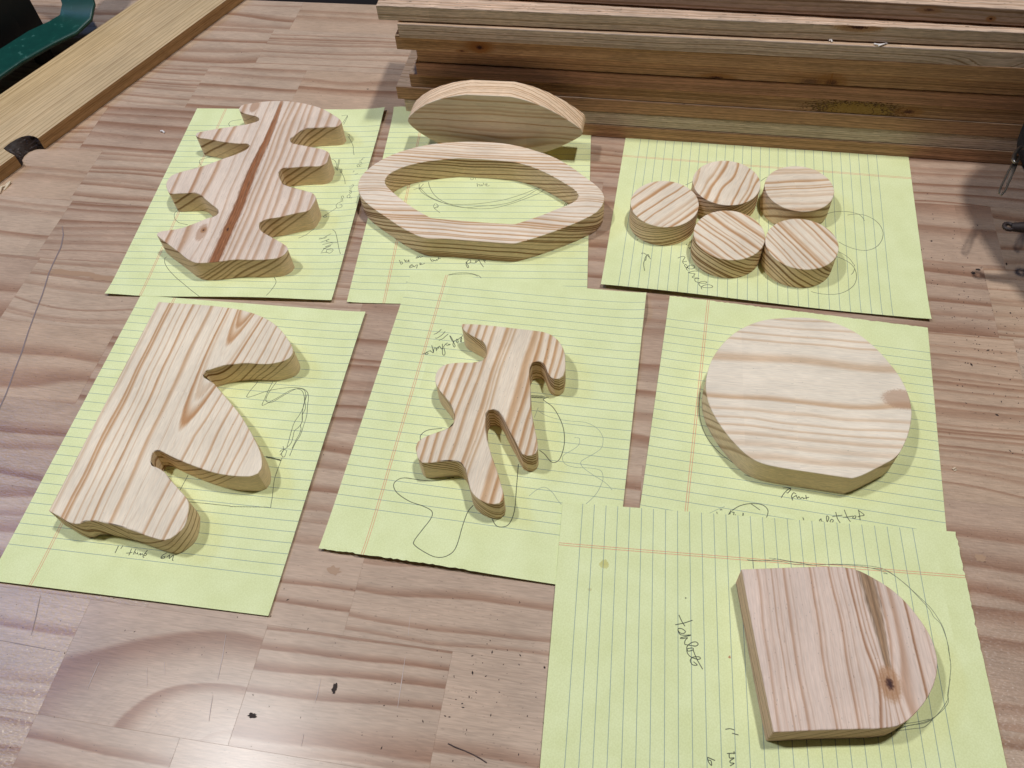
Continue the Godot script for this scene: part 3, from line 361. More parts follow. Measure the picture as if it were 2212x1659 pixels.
# ---------------------------------------------------------------- a piece sawn from a board
# outline: points (x, z) in metres round the piece's middle. The grain runs along dir.
func sawn_piece(o: Dictionary, outline: PackedVector2Array, hole := PackedVector2Array(), dir := Vector2.RIGHT, thick := THICK) -> ArrayMesh:
	var across := Vector2(-dir.y, dir.x)
	var lo := Vector2(1e9, 1e9)
	var hi := -lo
	for p in outline:
		var q := Vector2(p.dot(dir), p.dot(across))
		lo = lo.min(q); hi = hi.max(q)
	lo -= Vector2(0.002, 0.002); hi += Vector2(0.002, 0.002)
	var mpp := 0.38
	var size := (hi - lo) * 1000.0
	var mid := (hi + lo) * 500.0
	o.table = ring_table(o.rings, o.get("fill", 0.14), o.seed)
	var im := wood_image(o, int(size.x / mpp), int(size.y / mpp), mpp, mid.x, mid.y)
	var top_mat := mat_of(im, 0.62, Color.WHITE, 0.35)
	var mesh := ArrayMesh.new()
	var cap := MB.new()
	var bev := 0.0006
	var sides := [outline]
	if not hole.is_empty(): sides.append(hole)
	var inner := []
	var normals := []
	for loop_at in sides.size():
		var P: PackedVector2Array = sides[loop_at]
		var flip := 1.0 if (Geometry2D.is_polygon_clockwise(P) == (loop_at == 1)) else -1.0
		var N := []
		var ins := PackedVector2Array()
		for k in P.size():
			var e0 := (P[k] - P[k - 1]).normalized()
			var e1 := (P[(k + 1) % P.size()] - P[k]).normalized()
			var n0 := Vector2(e0.y, -e0.x) * flip
			var n1 := Vector2(e1.y, -e1.x) * flip
			var av := (n0 + n1).normalized()
			var sharp := n0.dot(n1) < 0.86
			N.append([n0 if sharp else av, n1 if sharp else av, av])
			ins.append(P[k] - av * bev)
		inner.append(ins)
		normals.append(N)
	# top and bottom
	for level in [0, 1]:
		var y := thick if level == 0 else 0.0
		var nn := Vector3.UP if level == 0 else Vector3.DOWN
		var ids := []
		for L: PackedVector2Array in inner:
			var row := []
			for p in L:
				var uv := Vector2(p.dot(dir), p.dot(across)) - lo
				row.append(cap.vert(Vector3(p.x, y, p.y), nn, uv / (hi - lo)))
			ids.append(row)
		if hole.is_empty():
			var tris := Geometry2D.triangulate_polygon(inner[0])
			for k in range(0, tris.size(), 3): cap.tri(ids[0][tris[k]], ids[0][tris[k + 1]], ids[0][tris[k + 2]])
		else:
			for k in hole.size():
				var k2 := (k + 1) % hole.size()
				cap.quad(ids[0][k], ids[0][k2], ids[1][k2], ids[1][k])
	# eased edge
	for L in sides.size():
		var P: PackedVector2Array = sides[L]
		var I: PackedVector2Array = inner[L]
		var rows := [[], []]
		for k in P.size():
			var uv := (Vector2(P[k].dot(dir), P[k].dot(across)) - lo) / (hi - lo)
			var av: Vector2 = normals[L][k][2]
			rows[0].append(cap.vert(Vector3(I[k].x, thick, I[k].y), Vector3.UP, uv))
			rows[1].append(cap.vert(Vector3(P[k].x, thick - bev, P[k].y), Vector3(av.x, 0.4, av.y).normalized(), uv))
		for k in P.size():
			var k2 := (k + 1) % P.size()
			cap.quad(rows[0][k], rows[0][k2], rows[1][k2], rows[1][k])
	cap.add_to(mesh, top_mat)
	# the sawn sides: the same rings carried down through the thickness
	var total := 0.0
	for P: PackedVector2Array in sides:
		for k in P.size(): total += P[k].distance_to(P[(k + 1) % P.size()])
	var sw := mini(2000, int(total * 1000.0 / 0.45))
	var sh := 56
	var nz := wood_noise(o)
	var px := PackedByteArray()
	px.resize(sw * sh * 3)
	var wall := MB.new()
	var run := 0.0
	var t: PackedFloat32Array = o.table
	var tilt: float = o.get("tilt", 1.0)
	var pale: Color = o.pale
	var dark: Color = o.dark
	var deep := dark.darkened(o.get("side_deep", 0.28))
	for L in sides.size():
		var P: PackedVector2Array = sides[L]
		for k in P.size():
			var k2 := (k + 1) % P.size()
			var len := P[k].distance_to(P[k2])
			var na: Vector2 = normals[L][k][1]
			var nb: Vector2 = normals[L][k2][0]
			var u0 := run / total
			var u1 := (run + len) / total
			var a := wall.vert(Vector3(P[k].x, thick - bev, P[k].y), Vector3(na.x, 0, na.y), Vector2(u0, 0))
			var b := wall.vert(Vector3(P[k2].x, thick - bev, P[k2].y), Vector3(nb.x, 0, nb.y), Vector2(u1, 0))
			var c := wall.vert(Vector3(P[k2].x, 0, P[k2].y), Vector3(nb.x, 0, nb.y), Vector2(u1, 1))
			var d := wall.vert(Vector3(P[k].x, 0, P[k].y), Vector3(na.x, 0, na.y), Vector2(u0, 1))
			wall.quad(a, b, c, d)
			var x0 := int(u0 * sw)
			var x1 := mini(sw - 1, int(u1 * sw))
			for x in range(x0, x1 + 1):
				var f := clampf((float(x) / sw - u0) / maxf(u1 - u0, 1e-6), 0.0, 1.0)
				var q := P[k].lerp(P[k2], f)
				var r0 := ring_at(o, nz, q.dot(dir) * 1000.0, q.dot(across) * 1000.0)
				var bend: float = nz.get_noise_2d(q.dot(dir) * 900.0, 300.0 + q.dot(across) * 900.0) * 1.5
				for y in sh:
					var down := y * thick * 1000.0 / sh
					var r := r0 + tilt * down + bend * sin(down * 0.2)
					var dd: float = t[clampi(int((r + 130.0) * 10.0), 0, 2599)]
					dd = clampf((dd - 0.1) * 1.35, 0.0, 1.0)
					var n2 := 1.0 + (fib[((y * 3 + k) & 1023) * 2048 + ((x * 3) & 2047)] - 128) * 0.0009
					var at := (y * sw + x) * 3
					px[at] = clampi(int(lerpf(pale.r, deep.r, dd) * 255.0 * n2), 0, 255)
					px[at + 1] = clampi(int(lerpf(pale.g, deep.g, dd) * 255.0 * n2), 0, 255)
					px[at + 2] = clampi(int(lerpf(pale.b, deep.b, dd) * 255.0 * n2), 0, 255)
			run += len
	wall.add_to(mesh, mat_of(Image.create_from_data(sw, sh, false, Image.FORMAT_RGB8, px), 0.75, Color(1.0, 0.945, 0.895), 0.3))
	return mesh

func pts(flat: Array) -> PackedVector2Array:
	var out := PackedVector2Array()
	for k in range(0, flat.size(), 2): out.append(Vector2(flat[k], flat[k + 1]) * 0.0001)
	return out

# ---------------------------------------------------------------- ruled paper
func stroke(im: Image, line: Array, rad: float, ink: Color, sx: float, wob: RandomNumberGenerator) -> void:
	var P := PackedVector2Array()
	for k in range(0, line.size(), 2): P.append(Vector2(line[k], line[k + 1]) * 0.1 * sx)
	var n := P.size()
	for k in n - 1:
		var a := P[maxi(k - 1, 0)]
		var b := P[k]
		var c := P[k + 1]
		var d := P[mini(k + 2, n - 1)]
		var steps := maxi(1, int(b.distance_to(c) / 0.5))
		var press := wob.randf_range(0.75, 1.0)
		for s in steps:
			var f := float(s) / steps
			var q := b.cubic_interpolate(c, a, d, f) if n > 2 else b.lerp(c, f)
			var r := int(ceil(rad + 0.6))
			for y in range(int(q.y) - r, int(q.y) + r + 2):
				for x in range(int(q.x) - r, int(q.x) + r + 2):
					if x < 0 or y < 0 or x >= im.get_width() or y >= im.get_height(): continue
					var cover := clampf(rad + 0.5 - Vector2(x, y).distance_to(q), 0.0, 1.0) * press
					if cover > 0.02:
						var was := im.get_pixel(x, y)
						var goal := Color(minf(was.r, ink.r), minf(was.g, ink.g), minf(was.b, ink.b))
						im.set_pixel(x, y, was.lerp(goal, cover * ink.a))

# w, h: size in mm; side: which way the page's rules run (0 along the width, 1 along the height); head / foot: mm from the sheet's first edge to the first and from it to the last rule.
func paper_image(w: float, h: float, ruled_down: bool, first: float, last: float, strokes: Array, sd: int, spots: Array) -> Image:
	var sx := 4.4
	var iw := int(w * sx)
	var ih := int(h * sx)
	var g := RandomNumberGenerator.new()
	g.seed = sd
	var base := Color8(229, 235, 178)
	var px := PackedByteArray()
	px.resize(iw * ih * 3)
	var at := 0
	for y in ih:
		var b1 := ((y / 3 + sd * 37) & 511) * 512
		var b2 := ((y * 7 + sd * 11) & 511) * 512
		for x in iw:
			var m := 1.0 + (blot[b1 + ((x / 3 + sd * 91) & 511)] - 128) * 0.00016 + (blot[b2 + ((x * 7) & 511)] - 128) * 0.00024
			px[at] = clampi(int(base.r8 * m), 0, 255)
			px[at + 1] = clampi(int(base.g8 * m), 0, 255)
			px[at + 2] = clampi(int(base.b8 * (m * 2.0 - 1.0)), 0, 255)
			at += 3
	var im := Image.create_from_data(iw, ih, false, Image.FORMAT_RGB8, px)
	for s in spots:                        # [x, y, radius mm, colour]
		var c := Vector2(s[0], s[1]) * sx
		var r: float = s[2] * sx
		for y in range(maxi(0, int(c.y - r)), mini(ih, int(c.y + r) + 1)):
			for x in range(maxi(0, int(c.x - r)), mini(iw, int(c.x + r) + 1)):
				var q := Vector2(x, y).distance_to(c) / r + (blot[((y * 5) & 511) * 512 + ((x * 5) & 511)] - 128) * 0.003
				if q < 1.0: im.set_pixel(x, y, im.get_pixel(x, y).lerp(s[3], (1.0 - q * 0.4) * s[3].a))
	var blue := Color8(112, 134, 146)
	var red := Color8(222, 100, 82)
	var count := int(round((last - first) / 8.71))
	for k in count + 1:
		var p := int((first + (last - first) * k / count) * sx)
		for e in 2:
			for q in (iw if not ruled_down else ih):
				var x := q if not ruled_down else p + e
				var y := p + e if not ruled_down else q
				if x < iw and y < ih: im.set_pixel(x, y, im.get_pixel(x, y).lerp(blue, 0.95 if e == 0 else 0.35))
	for off in [32.9, 34.5]:
		var p := int(off * sx)
		for e in 2:
			for q in (ih if not ruled_down else iw):
				var x := p + e if not ruled_down else q
				var y := q if not ruled_down else p + e
				im.set_pixel(x, y, im.get_pixel(x, y).lerp(red, 0.95 if e == 0 else 0.2))
	for s in strokes:
		var ink := Color8(40, 46, 44) if s[0] in [2, 3] else Color8(120, 136, 130) if s[0] == 1 else Color8(64, 72, 68)
		var rad: float = [0.0, 0.45, 0.6, 0.85, 0.42][s[0]]
		for line in s[1]: stroke(im, line, rad, ink, sx, g)
	return im

# lifts: [edge 0 top 1 right 2 bottom 3 left, middle mm, spread mm, height mm, reach mm]; torn: edges left ragged by the pad's perforation
func sheet(label: String, place: Array, w: float, h: float, base_y: float, im: Image, lifts: Array, torn: Array, sd: int) -> MeshInstance3D:
	var nx := 90
	var ny := 90
	var g := RandomNumberGenerator.new()
	g.seed = sd
	var jag := PackedFloat32Array()
	for k in 91:
		jag.append(g.randf_range(0.0, 1.0) * g.randf_range(0.2, 1.0))
	var nz := FastNoiseLite.new()
	nz.seed = sd; nz.frequency = 0.008
	var b := MB.new()
	var rows := []
	var pos := []
	for j in ny + 1:
		var row := PackedVector3Array()
		for k in nx + 1:
			var x := w * k / nx
			var y := h * j / ny
			var lift := 0.3 + 0.28 * nz.get_noise_2d(x, y)
			for l in lifts:
				var dist: float = [y, w - x, h - y, x][l[0]]
				var along: float = [x, y, x, y][l[0]]
				lift += l[3] * exp(-dist / l[4]) * exp(-pow((along - l[1]) / l[2], 2.0))
			if j == 0 and 0 in torn: y += jag[k] * 1.0
			if j == ny and 2 in torn: y -= jag[k] * 1.2 * smoothstep(0.62, 0.4, float(k) / nx)
			if k == nx and 1 in torn: x -= jag[j] * 1.4 * smoothstep(0.5, 0.3, float(j) / ny)
			row.append(Vector3(x - w * 0.5, lift, y - h * 0.5) * 0.001)
		pos.append(row)
	for layer in 2:
		for j in ny + 1:
			var ids := []
			for k in nx + 1:
				var a: Vector3 = pos[j][mini(k + 1, nx)] - pos[j][maxi(k - 1, 0)]
				var c: Vector3 = pos[mini(j + 1, ny)][k] - pos[maxi(j - 1, 0)][k]
				var nn := c.cross(a).normalized()
				if nn.y < 0.0: nn = -nn
				var p: Vector3 = pos[j][k]
				if layer == 1: p.y -= 0.00012
				ids.append(b.vert(p, nn if layer == 0 else -nn, Vector2(p.x * 1000.0 / w + 0.5, p.z * 1000.0 / h + 0.5)))
			rows.append(ids)
	for layer in 2:
		for j in ny:
			for k in nx:
				var r0: Array = rows[layer * (ny + 1) + j]
				var r1: Array = rows[layer * (ny + 1) + j + 1]
				b.quad(r0[k], r0[k + 1], r1[k + 1], r1[k])
	var m := mat_of(im, 0.85, Color.WHITE, 0.25)
	var o := put("paper_sheet", b.done(m))
	o.position = Vector3(place[0], base_y, place[1])
	o.rotation.y = place[2]
	tag(o, label, "paper sheet", "yellow ruled sheets on the bench")
	return o

# ---------------------------------------------------------------- boards
func board_mesh(len: float, deep: float, thick: float, sd: int, top: Material, edge: Material, rough := 0.0, cut := 0.0) -> ArrayMesh:
	var nz := FastNoiseLite.new()
	nz.seed = sd; nz.frequency = 40.0
	var fine := RandomNumberGenerator.new()
	fine.seed = sd
	var n := 160
	var e := 0.0007
	var a := MB.new()
	var f := MB.new()
	var tops := []
	for k in n + 1:
		var x := len * k / n
		var wob := nz.get_noise_1d(x) * 0.0004
		var j1 := fine.randf_range(-1.0, 1.0) * rough
		var j2 := fine.randf_range(-1.0, 1.0) * rough * 0.5
		var u := float(k) / n
		var ue := x / 0.8
		var fr := wob
		var row := [
			a.vert(Vector3(x, thick + j2, -deep), Vector3.UP, Vector2(u, 0)),
			a.vert(Vector3(x, thick + j2, fr - e + j1), Vector3.UP, Vector2(u, 1)),
			f.vert(Vector3(x, thick + j2, fr - e + j1), Vector3(0, 0.5, 0.85), Vector2(ue, 0.0)),
			f.vert(Vector3(x, thick - e + j2, fr), Vector3(0, 0, 1), Vector2(ue, 0.04)),
			f.vert(Vector3(x, e, fr), Vector3(0, 0, 1), Vector2(ue, 0.96)),
			f.vert(Vector3(x, 0, fr - e), Vector3(0, -0.5, 0.85), Vector2(ue, 1.0)),
			a.vert(Vector3(x, 0, fr - e), Vector3.DOWN, Vector2(u, 1)),
			a.vert(Vector3(x, 0, -deep), Vector3.DOWN, Vector2(u, 0)),
			f.vert(Vector3(x, 0, -deep), Vector3.FORWARD, Vector2(u, 1)),
			f.vert(Vector3(x, thick, -deep), Vector3.FORWARD, Vector2(u, 0)),
		]
		tops.append(row)
	for k in n:
		var p: Array = tops[k]
		var q: Array = tops[k + 1]
		a.quad(p[0], p[1], q[1], q[0])
		f.quad(p[2], p[3], q[3], q[2])
		f.quad(p[3], p[4], q[4], q[3])
		f.quad(p[4], p[5], q[5], q[4])
		a.quad(p[6], p[7], q[7], q[6])
		f.quad(p[8], p[9], q[9], q[8])
	for side in [0, 1]:
		var x: float = [0.0, len][side]
		var nn: Vector3 = [Vector3.LEFT, Vector3.RIGHT][side]
		f.flat4(Vector3(x, 0, -deep), Vector3(x, thick, -deep), Vector3(x, thick, -e), Vector3(x, 0, -e), nn, Vector2(0.9, 1), Vector2(0.9, 0), Vector2(0.97, 0), Vector2(0.97, 1))
	var m := ArrayMesh.new()
	a.add_to(m, top)
	f.add_to(m, edge)
	return m

func edge_mat(sd: int, pale: Color, dark: Color, gap: float, knots: Array, bumps: Array, len: float, thick: float) -> StandardMaterial3D:
	var o := {seed = sd, pale = pale, dark = dark, warp = 1.6, freq = 0.006, fiber = 0.16, pores = 236, knots = knots, bumps = bumps}
	o.table = ring_table(random_rings(sd, gap, gap * 0.45, 0.55), 0.2, sd)
	return mat_of(wood_image(o, 2000, int(thick * 2500.0) + 1, 0.4, 400.0, 0.0), 0.8, Color.WHITE, 0.3)

# ---------------------------------------------------------------- the place
func _ready() -> void:
	# camera, surroundings, lamps
	var cam := Camera3D.new()
	cam.name = "camera"
	add_child(cam)
	var pitch := CAM[2] as float
	var roll := CAM[3] as float
	var fw := Vector3(0, -sin(pitch), -cos(pitch))
	var up0 := Vector3(0, cos(pitch), -sin(pitch))
	var rt := Vector3.RIGHT * cos(roll) + up0 * sin(roll)
	var up := up0 * cos(roll) - Vector3.RIGHT * sin(roll)
	cam.transform = Transform3D(Basis(rt, up, -fw), Vector3(0, CAM[1], 0))
	cam.fov = CAM[0]
	cam.near = 0.02
	cam.far = 30.0
	cam.current = true
	var we := WorldEnvironment.new()
	we.name = "surroundings"
	var env := Environment.new()
	env.background_mode = Environment.BG_COLOR
	env.background_color = Color(0.155, 0.15, 0.145)
	env.tonemap_mode = Environment.TONE_MAPPER_LINEAR
	env.tonemap_exposure = 1.0
	env.sdfgi_enabled = true
	env.ssao_enabled = true
	env.ssil_enabled = true
	we.environment = env
	add_child(we)
	shop_light("white shop lamp with a lit panel, hung over the left of the bench", Vector3(-1.05, 2.5, -0.66), 0.12, 0.18, Color(1, 1, 1), 2.85)
	shop_light("white shop lamp with a lit panel, hung over the right of the bench", Vector3(0.62, 2.6, -0.6), 0.12, 0.18, Color(1, 1, 1), 3.5)
	shop_light("large shop lamp with a bluish lit panel, hung far left behind the bench", Vector3(-2.14, 2.4, -1.35), 0.5, 0.9, Color(0.5, 0.67, 1.0), 1.5)

	prepare_noise()
	bench()
	papers()
	pieces()
	lumber()
	plank()
	bench_tool()
	tool_bag()
	litter()

func shop_light(label: String, at: Vector3, wide: float, long: float, tint: Color, energy: float) -> void:
	var o := thing("shop_lamp", label, "lamp", at, 0.0)
	var w := wide
	var housing := BoxMesh.new()
	housing.size = Vector3(w + 0.05, 0.05, long + 0.06)
	housing.material = plain(Color(0.8, 0.8, 0.8), 0.5)
	put("housing", housing, o).position.y = 0.03
	var lit := StandardMaterial3D.new()
	lit.albedo_color = Color(0.9, 0.9, 0.9)
	lit.emission_enabled = true
	lit.emission = tint
	lit.emission_energy_multiplier = 6.0
	var panel := BoxMesh.new()
	panel.size = Vector3(w, 0.012, long)
	panel.material = lit
	put("lamp_panel", panel, o)
	var l := AreaLight3D.new()
	l.name = "lamp_light"
	l.area_size = Vector2(w, long)
	l.light_color = tint
	l.light_energy = energy
	l.area_normalize_energy = true
	l.shadow_enabled = true
	l.rotation_degrees = Vector3(-90, 0, 0)
	l.position.y = -0.012
	o.add_child(l, true)

func bench() -> void:
	var top := Node3D.new()
	top.name = "workbench_top"
	add_child(top)
	top.rotation.y = TURN
	tag(top, "laminated pine workbench top of finger jointed staves", "", "", "structure")
	var looks := []
	for k in 4:
		var o := {seed = 21 + k * 7, pale = Color8(193, 168, 145), dark = Color8(157, 122, 99), warp = 4.0, freq = 0.0045, fiber = 0.09, pores = 224, pore_depth = 0.26}
		o.table = ring_table(random_rings(40 + k, [12.0, 8.5, 16.0, 26.0][k], [5.5, 3.6, 7.0, 9.0][k], [0.9, 0.8, 0.85, 0.85][k]), 0.14, k + 3, 0.3)
		var g := RandomNumberGenerator.new()
		g.seed = 300 + k
		var bumps := []
		for b in 10:
			bumps.append([g.randf_range(-440, 440), g.randf_range(-100, 100), g.randf_range(45, 130), g.randf_range(8, 26), g.randf_range(-15, 15)])
		o.bumps = bumps
		var im := wood_image(o, 2000, 440, 0.46)
		for tone in 3:
			looks.append(mat_of(im, [0.27, 0.25, 0.29][tone], [Color(1, 1, 1), Color(0.96, 0.945, 0.945), Color(1.0, 0.985, 0.97)][tone], 0.4))
	var nn := NoiseTexture2D.new()
	nn.width = 1024; nn.height = 512; nn.as_normal_map = true; nn.bump_strength = 3.0
	var fine := FastNoiseLite.new()
	fine.frequency = 0.22; fine.fractal_octaves = 3; fine.seed = 14
	nn.noise = fine
	for m: StandardMaterial3D in looks:
		m.normal_enabled = true
		m.normal_texture = nn
		m.normal_scale = 0.12
	var rows := [0.153, 0.073, -0.007, -0.087, -0.167, -0.247, -0.327, -0.407, -0.487, -0.567, -0.647, -0.727, -0.807, -0.887, -0.950]
	var fixed := {2: [-0.364, -0.262, 0.11], 3: [-0.3635, -0.229, -0.097, 0.21], 4: [-0.32, -0.1745, 0.09], 5: [-0.52, -0.28, 0.02, 0.33], 6: [-0.456, -0.19, 0.17, 0.45], 7: [-0.572, -0.24, 0.05, 0.315], 8: [-0.578, -0.12, 0.304, 0.52], 9: [-0.582, -0.33, -0.04, 0.323], 10: [-0.6105, -0.3, 0.12, 0.44], 11: [-0.52, -0.4, -0.09, 0.27], 12: [-0.467, -0.21, 0.16, 0.5], 13: [-0.448, -0.06, 0.3]}
	var g2 := RandomNumberGenerator.new()
	g2.seed = 8
	# the staves in the foreground, whose bands can be told apart one by one: row, left end, rings
	var tan_pale := Color8(190, 165, 143)
	var tan_dark := Color8(152, 116, 93)
	var near := {
		"3 -0.3635": {oval = [72.0, 42.0, 2.3], rings = [[39.0, 6.5, 0.9], [70.0, 17.0, 0.85], [14.0, 3.0, 0.3]], warp = 5.0},
		"3 -0.229": {slope = 0.03, rings = [[-38.0, 3.4, 0.8], [-25.0, 5.0, 0.95], [-13.0, 6.0, 0.95], [2.0, 5.5, 0.9], [30.0, 15.0, 0.85], [38.0, 6.0, 0.5]], warp = 3.0},
		"3 -0.097": {slope = -0.01, rings = [[24.0, 10.0, 0.75], [36.0, 5.0, 0.4]], warp = 4.0, pores = 216},
		"4 -0.1745": {slope = 0.02, rings = [[-20.0, 7.0, 0.5], [2.0, 6.0, 0.75], [24.0, 5.0, 0.7], [35.0, 4.0, 0.6]], warp = 6.0, pores = 214},
		"4 -0.32": {slope = 0.01, rings = [[-24.0, 8.0, 0.4], [8.0, 4.5, 0.8], [24.0, 5.0, 0.85]], warp = 3.0, pores = 222},
		"2 -0.364": {slope = -0.02, rings = [[-26.0, 6.0, 0.85], [-8.0, 8.0, 0.7], [14.0, 6.0, 0.8], [30.0, 6.0, 0.7]], warp = 3.0},
		"2 -0.262": {slope = 0.28, rings = [[-34.0, 6.0, 0.8], [-16.0, 7.0, 0.8], [4.0, 5.0, 0.7], [24.0, 6.0, 0.6]], warp = 4.0, pores = 218},
	}
	for r in rows.size() - 1:
		var joints := [-1.15]
		var marks: Array = fixed.get(r, [-0.3, 0.05, 0.4])
		var at: float = marks[0]
		var before := []
		while at > -1.05:
			at -= g2.randf_range(0.2, 0.42)
			if at > -1.05: before.push_front(at)
		joints.append_array(before)
		joints.append_array(marks)
		at = marks[-1]
		while at < 1.0:
			at += g2.randf_range(0.2, 0.42)
			if at < 1.0: joints.append(at)
		joints.append(1.15)
		for k in joints.size() - 1:
			var look: Material = looks[g2.randi() % looks.size()]
			var key := "%d %s" % [r, joints[k]]
			var own := near.has(key)
			if own:
				var o: Dictionary = near[key]
				o.merge({seed = 500 + k + r * 9, pale = tan_pale, dark = tan_dark, freq = 0.006, fiber = 0.09, pores = 228, pore_depth = 0.22})
				o.table = ring_table(o.rings, 0.12, o.seed, 0.25)
				look = mat_of(wood_image(o, int((joints[k + 1] - joints[k]) / 0.00046), 174, 0.46), 0.26, Color.WHITE, 0.4)
			stave(top, joints[k], joints[k + 1], rows[r + 1], rows[r], look, g2, own)
	# marks on the surface
	var ink := plain(Color8(134, 118, 114), 0.5)
	ribbon(top, "pencil_mark", [[-434.8, 0, -646.6], [-430.4, 0, -633.9], [-428.5, 0, -615.8], [-430.8, 0, -592.9], [-431.6, 0, -581.8], [-430.7, 0, -554.3], [-431.5, 0, -533.2], [-431.8, 0, -507.8], [-431.3, 0, -483.2], [-432.1, 0, -464.3], [-432.3, 0, -441.4], [-433.8, 0, -426.1], [-434.4, 0, -413.1]], 0.0012, ink, 0.0003)
	ribbon(top, "pencil_mark", [[-354, 0, -252.1], [-353.1, 0, -238], [-352.8, 0, -223.1]], 0.0006, ink, 0.0003)
	ribbon(top, "pencil_mark", [[-381.1, 0, -222.9], [-355.1, 0, -216], [-329.5, 0, -209.2]], 0.0005, ink, 0.0003)
	var pale := plain(Color8(192, 176, 168), 0.5)
	for s in [[[-213.7, 0, -210.6], [-214, 0, -195], [-215.4, 0, -179.6]], [[-217.2, 0, -169.7], [-217.5, 0, -161.5], [-217.5, 0, -153.4]], [[-145.3, 0, -174.5], [-146.7, 0, -164.9], [-148.3, 0, -158.7]], [[-85, 0, -213.1], [-86.5, 0, -198.1]], [[-88.5, 0, -183.7], [-91, 0, -166.9], [-93.5, 0, -150.7]], [[-299.6, 0, -199.2], [-301.7, 0, -191.2], [-303.8, 0, -181.5]], [[-265.4, 0, -192.3], [-263.1, 0, -179.9]], [[-253.9, 0, -195.1], [-252.2, 0, -186.8]], [[-253.2, 0, -164.6], [-253.9, 0, -162.5], [-250.6, 0, -159.5]], [[-154.2, 0, -140], [-155.3, 0, -132.4]]]:
		ribbon(top, "scratch_mark", s, 0.0005, pale, 0.0003)
	var stain := plain(Color8(172, 138, 108), 0.5)
	blob(top, "glue_stain", Vector3(-0.4105, 0, -0.5792), 0.026, 0.0042, stain, 4, 0.0003)
	blob(top, "glue_stain", Vector3(-0.3763, 0, -0.5683), 0.017, 0.0042, stain, 9, 0.0003)
	blob(top, "glue_stain", Vector3(-0.1407, 0, -0.2507), 0.006, 0.004, stain, 12, 0.0003)
	blob(top, "glue_stain", Vector3(0.3151, 0, -0.2165), 0.0045, 0.003, stain, 15, 0.0003)
	var dk := plain(Color8(58, 47, 42), 0.9)
	blob(top, "knot", Vector3(-0.1357, 0, -0.1672), 0.0018, 0.0038, dk, 5, 0.0003)
	blob(top, "knot", Vector3(-0.1893, 0, -0.1544), 0.0032, 0.0018, dk, 6, 0.0003)
	blob(top, "knot", Vector3(0.4201, 0, -0.4808), 0.0026, 0.0012, dk, 7, 0.0003)
	blob(top, "knot", Vector3(0.4146, 0, -0.4773), 0.0022, 0.0014, dk, 8, 0.0003)
	blob(top, "knot", Vector3(-0.1325, 0, -0.83), 0.0014, 0.0008, dk, 8, 0.0003)
	# the dark floor far below, seen only past the back edge
	var floor_mesh := PlaneMesh.new()
	floor_mesh.size = Vector2(8, 8)
	floor_mesh.material = plain(Color8(52, 44, 42), 0.8)
	var fl := put("floor", floor_mesh)
	fl.position = Vector3(0, -0.9, -1.0)
	fl.set_meta("kind", "structure")

func stave(top: Node3D, x0: float, x1: float, z0: float, z1: float, m: Material, g: RandomNumberGenerator, own := false) -> void:
	var gap := 0.00002
	x0 += gap; x1 -= gap; z0 += gap; z1 -= gap
	var c := 0.00007
	var uo := Vector2(g.randf(), g.randf() * 0.6)
	if x1 - x0 < 0.9: uo.x = g.randf() * (0.9 - (x1 - x0)) / 0.92
	var sgn := -1.0 if g.randf() < 0.5 else 1.0
	var uv := func(p: Vector3) -> Vector2: return Vector2(uo.x + (p.x - x0) / 0.92, uo.y + (p.z - z0) * sgn / 0.2024 + (0.4 if sgn < 0.0 else 0.0))
	if own: uv = func(p: Vector3) -> Vector2: return Vector2((p.x - x0) / (x1 - x0), (p.z - z0) / (z1 - z0))
	var b := MB.new()
	var y := g.randf_range(-0.00003, 0.00003)
	var P := [Vector3(x0 + c, y, z0 + c), Vector3(x1 - c, y, z0 + c), Vector3(x1 - c, y, z1 - c), Vector3(x0 + c, y, z1 - c)]
	var Q := [Vector3(x0, y - c, z0), Vector3(x1, y - c, z0), Vector3(x1, y - c, z1), Vector3(x0, y - c, z1)]
	b.flat4(P[0], P[1], P[2], P[3], Vector3.UP, uv.call(P[0]), uv.call(P[1]), uv.call(P[2]), uv.call(P[3]))
	var dirs := [Vector3.FORWARD, Vector3.RIGHT, Vector3.BACK, Vector3.LEFT]
	for k in 4:
		var k2 := (k + 1) % 4
		var n: Vector3 = dirs[k]
		b.flat4(P[k], P[k2], Q[k2], Q[k], (n + Vector3.UP).normalized(), uv.call(P[k]), uv.call(P[k2]), uv.call(Q[k2]), uv.call(Q[k]))
		var d0: Vector3 = Q[k] + Vector3.DOWN * 0.04
		var d1: Vector3 = Q[k2] + Vector3.DOWN * 0.04
		b.flat4(Q[k], Q[k2], d1, d0, n, uv.call(Q[k]), uv.call(Q[k2]), uv.call(Q[k2]), uv.call(Q[k]))
	b.flat4(Q[0] + Vector3.DOWN * 0.04, Q[1] + Vector3.DOWN * 0.04, Q[2] + Vector3.DOWN * 0.04, Q[3] + Vector3.DOWN * 0.04, Vector3.DOWN)
	put("stave", b.done(m), top)

func mm(p: Array) -> Vector3:
	return Vector3(p[0], p[1], p[2]) * 0.001

func ribbon(parent: Node3D, called: String, path: Array, wide: float, m: Material, y: float) -> void:
	var inv := parent.transform.affine_inverse()
	var b := MB.new()
	var P := []
	for p in path: P.append(inv * mm(p))
	var rows := []
	for k in P.size():
		var d: Vector3 = (P[mini(k + 1, P.size() - 1)] - P[maxi(k - 1, 0)]).normalized()
		var s := d.cross(Vector3.UP) * wide * 0.5 * (0.4 if k == 0 or k == P.size() - 1 else 1.0)
		rows.append([b.vert(P[k] + s + Vector3.UP * y, Vector3.UP), b.vert(P[k] - s + Vector3.UP * y, Vector3.UP)])
	for k in rows.size() - 1: b.quad(rows[k][0], rows[k][1], rows[k + 1][1], rows[k + 1][0])
	put(called, b.done(m), parent)

